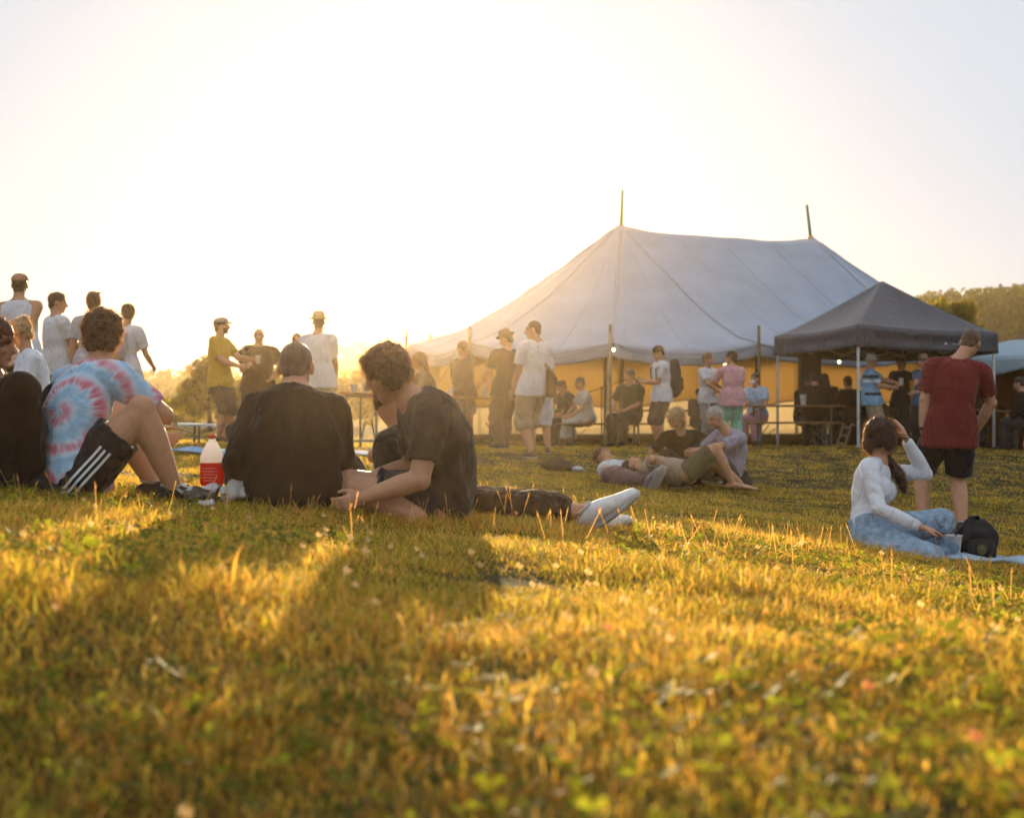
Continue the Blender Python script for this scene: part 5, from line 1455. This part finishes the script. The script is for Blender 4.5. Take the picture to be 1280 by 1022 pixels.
for c, z in zip(cor, cz):
    ins = c + nrm(pk[:2] - c) * .06; q = MB(); q.box((*ins, (gz(*ins) + z) / 2), (.045, .045, z - gz(*ins))); l_ = bevel(obj('leg', q, ALU, gz_o, smooth=False), .004)
    q = MB(); q.box((*ins, gz(*ins) + .012), (.12, .12, .01)); f_ = obj('foot_plate', q, ALU, gz_o, smooth=False); f_.parent = l_
for i in range(4):
    a, b = np.array([*cor[i], cz[i] - .2]), np.array([*cor[(i + 1) % 4], cz[(i + 1) % 4] - .2]); m_ = (a + b) / 2; ins = nrm(np.append(pk[:2] - m_[:2], 0)) * .08
    q = MB(); P = [a + (b - a) * t + ins for t in np.linspace(0, 1, 5)]
    for k in range(4):
        q.tube([P[k] + UP * (.1 if k % 2 else -.1), P[k + 1] - UP * (.1 if k % 2 else -.1)], .012, n=6); q.tube([P[k] - UP * (.1 if k % 2 else -.1), P[k + 1] + UP * (.1 if k % 2 else -.1)], .012, n=6)
    obj('scissor_truss', q, ALU, gz_o)
# small white print on the valance
q = MB(); a, b = np.array([*C0, ez[0]]), np.array([*C2, ez[2]]); d = nrm(b - a); o_ = np.array([d[1], -d[0], 0])
for t, r in ((.615, .022), (.665, .010), (.685, .010), (.705, .014), (.725, .010), (.745, .010)):
    q.lathe(a + (b - a) * t - UP * .24 + o_ * .035, [(.001, 0), (r, 0), (r, .004), (.001, .004)], o_, 12)
obj('valance_print', q, WHITE2, gz_o)

# --- the pale blue canopy on the right
PB = pmat('pale_blue_tarpaulin', (.40, .52, .60), rough=.6, var=.1, tr=.25, tcol=(.5, .6, .6), folds=.5)
Q = [np.array([8.75, 27.2]), np.array([11.6, 26.6]), np.array([12.3, 29.6]), np.array([9.4, 30.2])]
cb = np.array([*(Q[0] + Q[2]) / 2, 0.]); cb[2] = gz(*cb[:2])
co = thing('canopy', cb, 'pale blue canopy with brown side walls behind the maroon shirt', 'canopy', 'tents and canopies on the meadow')
zt = W(1260, 447, 27.)[2]; n = 24; V = np.zeros((n, n, 3))
for i in range(n):
    for j in range(n):
        u, t = i / (n - 1), j / (n - 1); p = Q[0] * (1 - u) * (1 - t) + Q[1] * u * (1 - t) + Q[2] * u * t + Q[3] * (1 - u) * t
        V[i, j] = (*p, zt + .38 * math.sin(math.pi * u) ** .7 * math.sin(math.pi * t) ** .7 + .03 * math.sin(u * 15) * math.sin(t * 9))
q = MB(); q.grid(V, n, n); r_ = obj('roof', q, PB, co); r_.modifiers.new('thick', 'SOLIDIFY').thickness = .006
WB = pmat('brown_canvas_curtain', (.20, .11, .05), rough=.95, var=.2, scale=3, tr=.3, tcol=(.62, .38, .18), folds=.8, stretch=(1, 1, .2))
for i in range(4):
    a, b = Q[i], Q[(i + 1) % 4]; d = nrm(np.append(b - a, 0)); o_ = np.array([d[1], -d[0], 0]); n = 40
    V = [[np.array([*(a + (b - a) * u), zt - (.26 + .07 * math.sin(u * 12)) * t]) + o_ * (.02 + .03 * math.sin(u * 20) * t) for t in np.linspace(0, 1, 6)] for u in np.linspace(0, 1, n)]
    q = MB(); q.grid(V, n, 6); v_ = obj('valance', q, PB, co); v_.modifiers.new('thick', 'SOLIDIFY').thickness = .005
    if i in (0,): continue
    V = [[np.array([*(a + (b - a) * u), (zt - .05) * (1 - t) + (gz(*(a + (b - a) * u)) + .02) * t]) - o_ * (.06 + .05 * math.sin(u * 34 + math.sin(u * 9) * 2)) for t in np.linspace(0, 1, 8)] for u in np.linspace(0, 1, 60)]
    q = MB(); q.grid(V, 60, 8); v_ = obj('wall_panel', q, WB, co); v_.modifiers.new('thick', 'SOLIDIFY').thickness = .006
for c in Q:
    q = MB(); q.tube([np.array([*c, gz(*c)]), np.array([*c, zt])], .028, n=8); obj('leg', q, ALU, co)
# ------------------------------------------------------------------ the ground as one sheet out to the hills
def ground():
    rs = np.concatenate([np.arange(.25, 3, .12), np.geomspace(3, 30, 90), np.geomspace(31, 250, 70)])
    fine = np.radians(np.arange(-32, 32.01, .5)); co = np.radians(np.arange(36, 325, 4.))
    az = np.concatenate([fine, co]); n = len(az)
    X = (rs[:, None] * np.sin(az)[None]).ravel(); Y = (rs[:, None] * np.cos(az)[None]).ravel()
    Z = gz_arr(X, Y)
    V = np.stack([X, Y, Z], 1).reshape(len(rs), n, 3)
    mb = MB(); mb.grid(V.transpose(1, 0, 2), n, len(rs), wrap=True)
    c = len(V.reshape(-1, 3)); mb.add([[0, 0, gz(0.01, .01)]], []);
    # close the centre
    mb.f += [(j * len(rs), c, ((j + 1) % n) * len(rs)) for j in range(n)]
    me = mb.mesh('ground')
    m = bpy.data.materials.new('meadow_soil'); m.use_nodes = True; t = m.node_tree; L = t.links.new; p = t.nodes['Principled BSDF']
    p.inputs['Roughness'].default_value = 1; p.inputs['Specular IOR Level'].default_value = .05
    tc = nd(t, 'ShaderNodeTexCoord')
    a = nd(t, 'ShaderNodeTexNoise'); a.inputs['Scale'].default_value = .9; a.inputs['Detail'].default_value = 8; L(tc.outputs['Object'], a.inputs['Vector'])
    b = nd(t, 'ShaderNodeTexNoise'); b.inputs['Scale'].default_value = 28; b.inputs['Detail'].default_value = 4; L(tc.outputs['Object'], b.inputs['Vector'])
    r = nd(t, 'ShaderNodeValToRGB'); e = r.color_ramp.elements; e[0].position = .35; e[0].color = (.045, .040, .014, 1); e[1].position = .65; e[1].color = (.13, .095, .04, 1)
    L(a.outputs['Fac'], r.inputs['Fac'])
    r2 = nd(t, 'ShaderNodeValToRGB'); e = r2.color_ramp.elements; e[0].position = .3; e[0].color = (.45, .45, .45, 1); e[1].position = .7; e[1].color = (1.2, 1.2, 1.2, 1); L(b.outputs['Fac'], r2.inputs['Fac'])
    mx = nd(t, 'ShaderNodeMix', data_type='RGBA', blend_type='MULTIPLY'); mx.inputs['Factor'].default_value = 1; L(r.outputs['Color'], mx.inputs['A']); L(r2.outputs['Color'], mx.inputs['B']); L(mx.outputs['Result'], p.inputs['Base Color'])
    bp = nd(t, 'ShaderNodeBump'); bp.inputs['Strength'].default_value = .8; bp.inputs['Distance'].default_value = .04; L(b.outputs['Fac'], bp.inputs['Height']); L(bp.outputs['Normal'], p.inputs['Normal'])
    return obj('ground', me, m, base=np.zeros(3), kind='structure')


ground()
# ------------------------------------------------------------------ grass, clover, bushes, woods
def blades(name, X, Y, h, wd, lean, col, m, bend=.5):
    n = len(X); Z = gz_arr(X, Y) - .008; a = rng.uniform(0, 2 * math.pi, n)
    d = np.stack([np.cos(a), np.sin(a), np.zeros(n)], 1); s = np.stack([-np.sin(a), np.cos(a), np.zeros(n)], 1)
    ts = rng.uniform(-.9, .9, n)[:, None]; s = s * np.cos(ts) + d * np.sin(ts)
    b = np.stack([X, Y, Z], 1); h = h[:, None]; w = wd[:, None]; l = lean[:, None]
    m1 = b + UP * h * .5 + d * h * l * .28; m2 = b + UP * h * .84 * (1 - .12 * l) + d * h * l * .62; e = b + UP * h * (1 - .30 * l * l) + d * h * l * 1.05
    P = np.stack([b - s * w * .5, b + s * w * .5, m1 - s * w * .45, m1 + s * w * .45, m2 - s * w * .3, m2 + s * w * .3, e], 1).reshape(-1, 3)
    k = np.arange(n) * 7
    q = np.concatenate([np.stack([k, k + 1, k + 3, k + 2], 1), np.stack([k + 2, k + 3, k + 5, k + 4], 1)], 0)
    t = np.stack([k + 4, k + 5, k + 6], 1)
    raw(name, P, q, t, np.repeat(col, 7, 0), m)


def raw(name, P, q, t, col, m, kind='stuff', parent=None):
    me = bpy.data.meshes.new(name); nq, nt = len(q), len(t)
    me.vertices.add(len(P)); me.vertices.foreach_set('co', P.astype(np.float32).ravel())
    li = np.concatenate([q.ravel(), t.ravel()]) if nt else q.ravel()
    me.loops.add(len(li)); me.loops.foreach_set('vertex_index', li.astype(np.int32))
    st = np.concatenate([np.arange(nq) * 4, nq * 4 + np.arange(nt) * 3]); me.polygons.add(nq + nt); me.polygons.foreach_set('loop_start', st.astype(np.int32))
    me.update(calc_edges=True); me.validate()
    a = me.color_attributes.new('tint', 'FLOAT_COLOR', 'POINT'); a.data.foreach_set('color', np.concatenate([col, np.ones((len(col), 1))], 1).astype(np.float32).ravel())
    return obj(name, me, m, parent, smooth=False, base=None if parent is not None else np.zeros(3), kind=kind)


def leafmat(name, tr, sp=.08, boost=(3.1, 2.4, 1.1)):
    m = bpy.data.materials.new(name); m.use_nodes = True; t = m.node_tree; t.nodes.clear(); L = t.links.new
    at = nd(t, 'ShaderNodeAttribute', attribute_name='tint'); p = nd(t, 'ShaderNodeBsdfPrincipled'); L(at.outputs['Color'], p.inputs['Base Color']); p.inputs['Roughness'].default_value = .55; p.inputs['Specular IOR Level'].default_value = sp
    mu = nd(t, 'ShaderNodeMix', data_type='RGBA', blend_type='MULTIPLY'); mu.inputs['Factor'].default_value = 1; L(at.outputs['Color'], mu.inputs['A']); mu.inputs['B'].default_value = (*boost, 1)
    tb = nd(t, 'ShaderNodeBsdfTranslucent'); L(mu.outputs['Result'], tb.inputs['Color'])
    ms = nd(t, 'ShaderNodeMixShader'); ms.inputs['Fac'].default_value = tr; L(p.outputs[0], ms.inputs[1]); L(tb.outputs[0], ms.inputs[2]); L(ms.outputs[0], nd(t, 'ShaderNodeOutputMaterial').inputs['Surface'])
    return m


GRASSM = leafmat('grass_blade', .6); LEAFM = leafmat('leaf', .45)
PAL = np.array([(.17, .165, .022), (.24, .20, .03), (.11, .12, .018), (.32, .26, .05), (.38, .29, .08), (.34, .25, .07), (.46, .36, .13)])


def scatter(n, y0, y1, pad=.5, power=1.):
    """random spots in the camera's fan of ground, denser near"""
    k = rng.random(n) ** power; Y = y0 + (y1 - y0) * k; hw = Y * 640 / F + pad
    return rng.uniform(-1, 1, n) * hw, Y


def field(name, n, y0, y1, hmul, wmul, dry0, pad=.6, power=1., tall=True):
    # tufts first, then blades round them
    nt = n // 11; tx, ty = scatter(nt, y0, y1, pad, power)
    i = rng.integers(0, nt, n); sp = .04 + .05 * rng.random(n)
    X = tx[i] + rng.normal(0, 1, n) * sp; Y = ty[i] + rng.normal(0, 1, n) * sp
    big = vn2(X, Y, 1.5, 3) * .75 + vn2(X, Y, 4.2, 8) * .6; dry = vn2(X, Y, .8, 21) + .6 * vn2(X, Y, 3.3, 4)
    h = hmul * (.055 + .045 * rng.random(n) ** 1.5) * np.clip(1 + .9 * big, .2, 2.3) * (1 + .35 * rng.normal(0, 1, nt)[i]).clip(.5, 1.7)
    pr = 1 / (1 + np.exp(-(dry * 2.2 + dry0 + rng.normal(0, .9, n))))
    ci = np.where(rng.random(n) < pr, rng.integers(3, 7, n), rng.integers(0, 4, n))
    col = PAL[ci] * rng.uniform(.7, 1.25, (n, 1)) * (1 + .12 * rng.normal(0, 1, (n, 3)))
    keep = (Y > .35) & (big > -1.05)
    r = rng.random(n)
    blades(name, X[keep], Y[keep], h[keep], (wmul * (.0022 + .0026 * r))[keep], rng.uniform(.2, 1.6, n)[keep], np.clip(col, .005, 1)[keep], GRASSM)


field('grass', 105000, .55, 3.2, .46, .9, .8, 1.0, .8)
field('grass', 225000, 3.0, 7.0, .50, .95, 1.0, 1.1, .85)
field('grass', 170000, 6.8, 9.6, .52, 1.15, 1.3, .8)
field('grass', 180000, 9.4, 17.0, .36, 1.4, .4, 1.2)
field('grass', 170000, 16.5, 33.0, .36, 2.3, .5, 1.8)


def stalks(n):
    """dry seed-head stalks"""
    X, Y = scatter(n, 4.2, 9.6, .5, .8); k = (vn2(X, Y, 1.1, 31) > -.1); X, Y = X[k], Y[k]; n = len(X)
    h = rng.uniform(.07, .15, n); a = rng.uniform(0, 6.28, n); ln = rng.uniform(.1, .7, n)
    Z = gz_arr(X, Y); b = np.stack([X, Y, Z], 1); e = b + np.stack([np.cos(a) * ln * h, np.sin(a) * ln * h, h], 1)
    s = np.stack([np.ones(n), np.zeros(n), np.zeros(n)], 1) * .0011
    hd = e + (e - b) * .26; w = .0018 + .0016 * rng.random(n)[:, None]; md = e + (e - b) * .06; sx = np.array([[1., 0, 0]]); sy = np.array([[0, 1., 0]])
    P = np.stack([b - s, b + s, e + s, e - s, e, md + sx * w, hd, md - sx * w, md + sy * w, md - sy * w], 1).reshape(-1, 3); k = np.arange(n) * 10
    q = np.concatenate([np.stack([k, k + 1, k + 2, k + 3], 1), np.stack([k + 4, k + 5, k + 6, k + 7], 1), np.stack([k + 4, k + 8, k + 6, k + 9], 1)])
    col = np.repeat(np.array([[.36, .24, .12]]) * rng.uniform(.6, 1.3, (n, 1)), 10, 0)
    raw('grass_stalks', P, q, np.zeros((0, 3), int), col, GRASSM)


stalks(600)


def clover(n):
    """three-leaved clover low in the sward"""
    X, Y = scatter(n, .6, 7.5, .4, .75); k = vn2(X, Y, 1.0, 55) > .0; X, Y = X[k], Y[k]; n = len(X)
    Z = gz_arr(X, Y) + rng.uniform(.015, .05, n); c = np.stack([X, Y, Z], 1); P = []; r = rng.uniform(.010, .019, n)[:, None]; a0 = rng.uniform(0, 6.28, n); tl = rng.normal(0, .35, (n, 2))
    for i in range(3):
        a = a0 + i * 2.094; d = np.stack([np.cos(a), np.sin(a), tl[:, 0] * np.cos(a) + tl[:, 1] * np.sin(a) + .2], 1); s = np.stack([-np.sin(a), np.cos(a), -tl[:, 0] * np.sin(a) + tl[:, 1] * np.cos(a)], 1)
        P += [c, c + d * r * .6 + s * r * .5, c + d * r * 1.25 + s * r * .42, c + d * r * 1.15, c + d * r * 1.25 - s * r * .42, c + d * r * .6 - s * r * .5]
    P = np.stack(P, 1).reshape(-1, 3); k = np.arange(n) * 18; q = []
    for i in range(3): q += [np.stack([k + 6 * i, k + 6 * i + 1, k + 6 * i + 2, k + 6 * i + 3], 1), np.stack([k + 6 * i, k + 6 * i + 3, k + 6 * i + 4, k + 6 * i + 5], 1)]
    col = np.repeat(np.array([[.12, .15, .022]]) * rng.uniform(.6, 1.4, (n, 1)), 18, 0)
    raw('clover_leaves', P, np.concatenate(q), np.zeros((0, 3), int), col, GRASSM)


clover(7500)


def blossoms(n):
    """white and pinkish clover heads on thin stems: fluffy balls of small petals"""
    X, Y = scatter(n, 1.0, 9.3, .2, .62); k = vn2(X, Y, .9, 77) + rng.normal(0, .3, n) > .05; X, Y = X[k], Y[k]; n = len(X)
    Z = gz_arr(X, Y); h = rng.uniform(.04, .085, n); c = np.stack([X, Y, Z + h], 1); P = []; cols = []; m = 26; r = rng.uniform(.007, .0105, n)[:, None]
    base = np.where(rng.random((n, 1)) < .85, np.array([[.66, .60, .52]]), np.array([[.48, .27, .22]])) * rng.uniform(.7, 1.1, (n, 1))
    for j in range(m):
        d = nrm(rng.normal(0, 1, 3) + np.array([0, 0, .25])); s = nrm(np.cross(d, rng.normal(0, 1, 3)))
        P += [c + d * r * .3 - s * r * .12, c + d * r * .3 + s * r * .12, c + d * r * 1.15 + s * r * .22, c + d * r * 1.15 - s * r * .22]; cols += [base * RND.uniform(.75, 1.1)] * 4
    sx = np.array([[.0009, 0, 0]]); b = np.stack([X, Y, Z], 1); P += [b - sx, b + sx, c + sx, c - sx]; cols += [np.tile([[.12, .12, .04]], (n, 1))] * 4
    P = np.stack(P, 1).reshape(-1, 3); C = np.stack(cols, 1).reshape(-1, 3); q = np.arange(len(P)).reshape(-1, 4)
    raw('clover_blossoms', P, q, np.zeros((0, 3), int), C, GRASSM)


blossoms(180)


def leafcloud(c, rad, n, size, colr, clump=14, seed=0):
    """leaf faces gathered in clumps through an uneven crown volume"""
    rad = np.asarray(rad, float); cc = []
    while len(cc) < clump:
        d = rng.normal(0, 1, 3); d = d / np.linalg.norm(d) * rng.random() ** .4
        cc.append(d)
    cc = np.array(cc) * rad * .82; cr = rng.uniform(.22, .5, clump)[:, None] * rad.mean()
    i = rng.integers(0, clump, n); d = rng.normal(0, 1, (n, 3)); d /= np.linalg.norm(d, axis=1, keepdims=True); d *= rng.random((n, 1)) ** .45
    p = c + cc[i] + d * cr[i] * np.array([1, 1, .75])
    a = rng.normal(0, 1, (n, 3)); a /= np.linalg.norm(a, axis=1, keepdims=True); b = np.cross(a, rng.normal(0, 1, (n, 3))); b /= np.linalg.norm(b, axis=1, keepdims=True)
    s = (size * rng.uniform(.5, 1.3, n))[:, None]
    P = np.stack([p - a * s, p - b * s * .5, p + a * s, p + b * s * .5], 1).reshape(-1, 3)
    col = np.repeat(np.asarray(colr)[None] * rng.uniform(.65, 1.35, (clump, 1))[i] * rng.uniform(.7, 1.3, (n, 1)), 4, 0)
    return P, col, cc + c


BARK = pmat('bark', (.09, .065, .045), rough=.95, bump=.6, bscale=30)


def tree(name, base, h, rad, label, col, group, n=2600, size=.12, trunk=.3, clump=16, cat='tree'):
    o = thing(name, base, label, cat, group)
    c = base + UP * (h * (.5 + trunk / 2)); r = (rad, rad, h * (1 - trunk) / 2)
    P, C, cc = leafcloud(c, r, n, size, col, clump)
    raw('crown', P, np.arange(len(P)).reshape(-1, 4), np.zeros((0, 3), int), C, LEAFM, kind=None, parent=o)
    q = MB(); w = .03 * h; q.tube([base - UP * .1, base + UP * h * trunk, base + UP * h * .7, base + UP * h * .92], [w * 1.4, w, w * .6, w * .2], n=8)
    for k in cc[::2]:
        s_ = base + UP * (h * min(.75, max(trunk * .8, (k[2] - base[2]) / h * .6))); q.tube([s_, (s_ + k) / 2 + UP * .05 * h, k], [w * .5, w * .3, w * .1], n=6)
    obj('trunk', q, BARK, o)
    return o


LG = (.15, .14, .022); DG = (.055, .065, .016); HG = (.13, .11, .03)
gl = 'bushes and trees beyond the meadow'
for px, Y, h, rad, col, l in ((212, 52, 1.6, 1.5, DG, 'low dark bush at the left end of the row beyond the meadow'), (243, 40, 2.0, 1.2, LG, 'rounded green bush right of the low dark one'), (262, 36, 2.6, 1.1, HG, 'tall yellow-green bush just left of the mustard t-shirt'),
        (290, 38, 2.2, 1.3, LG, 'bush seen between the mustard and black t-shirts'), (312, 35, 1.8, 1.1, HG, 'bushy growth behind the bald man in black'), (345, 40, 2.2, 1.4, LG, 'bush showing right of the bald man in black'), (432, 46, 2.6, 1.8, HG, 'bush behind the white-shirted boater man'), (470, 50, 2.2, 1.6, HG, 'bush behind the narrow cup table'),
        (180, 60, 1.6, 1.6, DG, 'low bush behind the woman with the pale backpack'), (500, 56, 2.4, 2., DG, 'bush against the left end of the tent')):
    tree('bush', G(px, Y), h * .72, rad * .85, l, col, gl, n=1500, size=.10, trunk=.12, clump=14, cat='bush')
tree('tree', G(1182, 52), 4.9, 1.6, 'bushy green tree rising behind the black gazebo roof', LG, gl, n=5200, size=.17, trunk=.35, clump=26)
tree('tree', G(1218, 50), 3.9, 1.0, 'smaller tree behind the right corner of the black gazebo', HG, gl, n=3600, size=.16, trunk=.35, clump=20)
tree('tree', G(1290, 48), 3.1, 1.1, 'dark tree at the right edge above the pale blue canopy', DG, gl, n=2600, size=.14, trunk=.3)


def woods(n):
    """far hillside woodland, one mass"""
    P = []; C = []
    az = np.radians(rng.uniform(-24, 27, n)); r = rng.uniform(110, 185, n); X = r * np.sin(az); Y = r * np.cos(az)
    lim = np.where(np.degrees(az) > 9, 1., .35); k = rng.random(n) < lim; X, Y = X[k], Y[k]; Z = gz_arr(X, Y)
    for x, y, z in zip(X, Y, Z):
        h = RND.uniform(1.4, 2.9); w = h * RND.uniform(.28, .42); con = RND.random() < .35
        m = 34; d = rng.normal(0, 1, (m, 3)); d /= np.linalg.norm(d, axis=1, keepdims=True); u = d[:, 2:3] * .5 + .5
        p = np.array([x, y, z]) + np.concatenate([d[:, :2] * w * ((1.05 - u) if con else 1.), u * h], 1)
        a = rng.normal(0, 1, (m, 3)); a /= np.linalg.norm(a, axis=1, keepdims=True); b = np.cross(a, rng.normal(0, 1, (m, 3))); b /= np.linalg.norm(b, axis=1, keepdims=True); s = rng.uniform(.2, .48, (m, 1))
        P.append(np.stack([p - a * s, p - b * s * .6, p + a * s, p + b * s * .6], 1).reshape(-1, 3)); cc = np.array([.042, .06, .024]) * RND.uniform(.6, 1.4); C.append(np.repeat(cc[None] * rng.uniform(.7, 1.3, (m, 1)), 4, 0))
    P = np.concatenate(P); C = np.concatenate(C)
    raw('hillside_woodland', P, np.arange(len(P)).reshape(-1, 4), np.zeros((0, 3), int), C, LEAFM)


woods(3600)
# ------------------------------------------------------------------ light, air, camera
SUN_AZ, SUN_EL = -3.4, 6.5          # degrees: just left of the picture's middle, low over the valley
w = bpy.data.worlds.new('World'); SC.world = w; w.use_nodes = True; t = w.node_tree
bg = t.nodes['Background']; L = t.links.new
sky = nd(t, 'ShaderNodeTexSky'); sky.sky_type = 'NISHITA'; sky.sun_disc = False
sky.sun_elevation = math.radians(SUN_EL); sky.sun_rotation = math.radians(SUN_AZ); sky.dust_density = .4; sky.ozone_density = 2.
# thin bright cloud veil over the whole sky
mx = nd(t, 'ShaderNodeMix', data_type='RGBA'); mx.inputs['Factor'].default_value = .95; mx.inputs['B'].default_value = (4.95, 5.4, 6.1, 1)
L(sky.outputs['Color'], mx.inputs['A']); L(mx.outputs['Result'], bg.inputs['Color']); bg.inputs['Strength'].default_value = .078

d = bpy.data.lights.new('sun', 'SUN'); d.energy = 5.0; d.angle = math.radians(.53); d.color = (1., .77, .45)
so = bpy.data.objects.new('sun', d); COL.objects.link(so)
v = Vector((math.sin(math.radians(SUN_AZ)) * math.cos(math.radians(SUN_EL)), math.cos(math.radians(SUN_AZ)) * math.cos(math.radians(SUN_EL)), math.sin(math.radians(SUN_EL))))
so.rotation_euler = v.to_track_quat('Z', 'Y').to_euler()

HAZE_D = .00065  # orange haze added, standing in for the glow of lens flare
if HAZE_D:
    q = MB(); q.box((0, 0, 3.2), (530, 530, 20.6)); 
    hm = bpy.data.materials.new('flare_haze'); hm.use_nodes = True; t = hm.node_tree; t.nodes.clear()
    pv = nd(t, 'ShaderNodeVolumePrincipled'); pv.inputs['Density'].default_value = HAZE_D; pv.inputs['Color'].default_value = (.96, .72, .42, 1); pv.inputs['Anisotropy'].default_value = .88
    t.links.new(pv.outputs[0], nd(t, 'ShaderNodeOutputMaterial').inputs['Volume'])
    obj('haze', q, hm, smooth=False, base=np.zeros(3), kind='stuff')

cd = bpy.data.cameras.new('camera'); cam = bpy.data.objects.new('camera', cd); COL.objects.link(cam); SC.camera = cam
cam.location = (0, 0, 0); cam.rotation_euler = (math.radians(90), 0, 0)
cd.sensor_width = 36; cd.lens = F / 1280 * 36; cd.shift_y = -(511 - HY) / 1280; cd.clip_start = .05; cd.clip_end = 3000
cd.dof.use_dof = True; cd.dof.focus_distance = 8.8; cd.dof.aperture_fstop = 2.8; cd.dof.aperture_blades = 9
SC.view_settings.view_transform = 'Standard'; SC.view_settings.look = 'None'; SC.view_settings.exposure = .85; SC.view_settings.gamma = 1
SC.cycles.use_denoising = True
SC.cycles.max_bounces = 8; SC.cycles.transparent_max_bounces = 12; SC.cycles.volume_bounces = 0; SC.cycles.caustics_reflective = False; SC.cycles.caustics_refractive = False
SC.cycles.sample_clamp_indirect = 6
for o in bpy.data.objects:
    if '_b' in o: del o['_b']
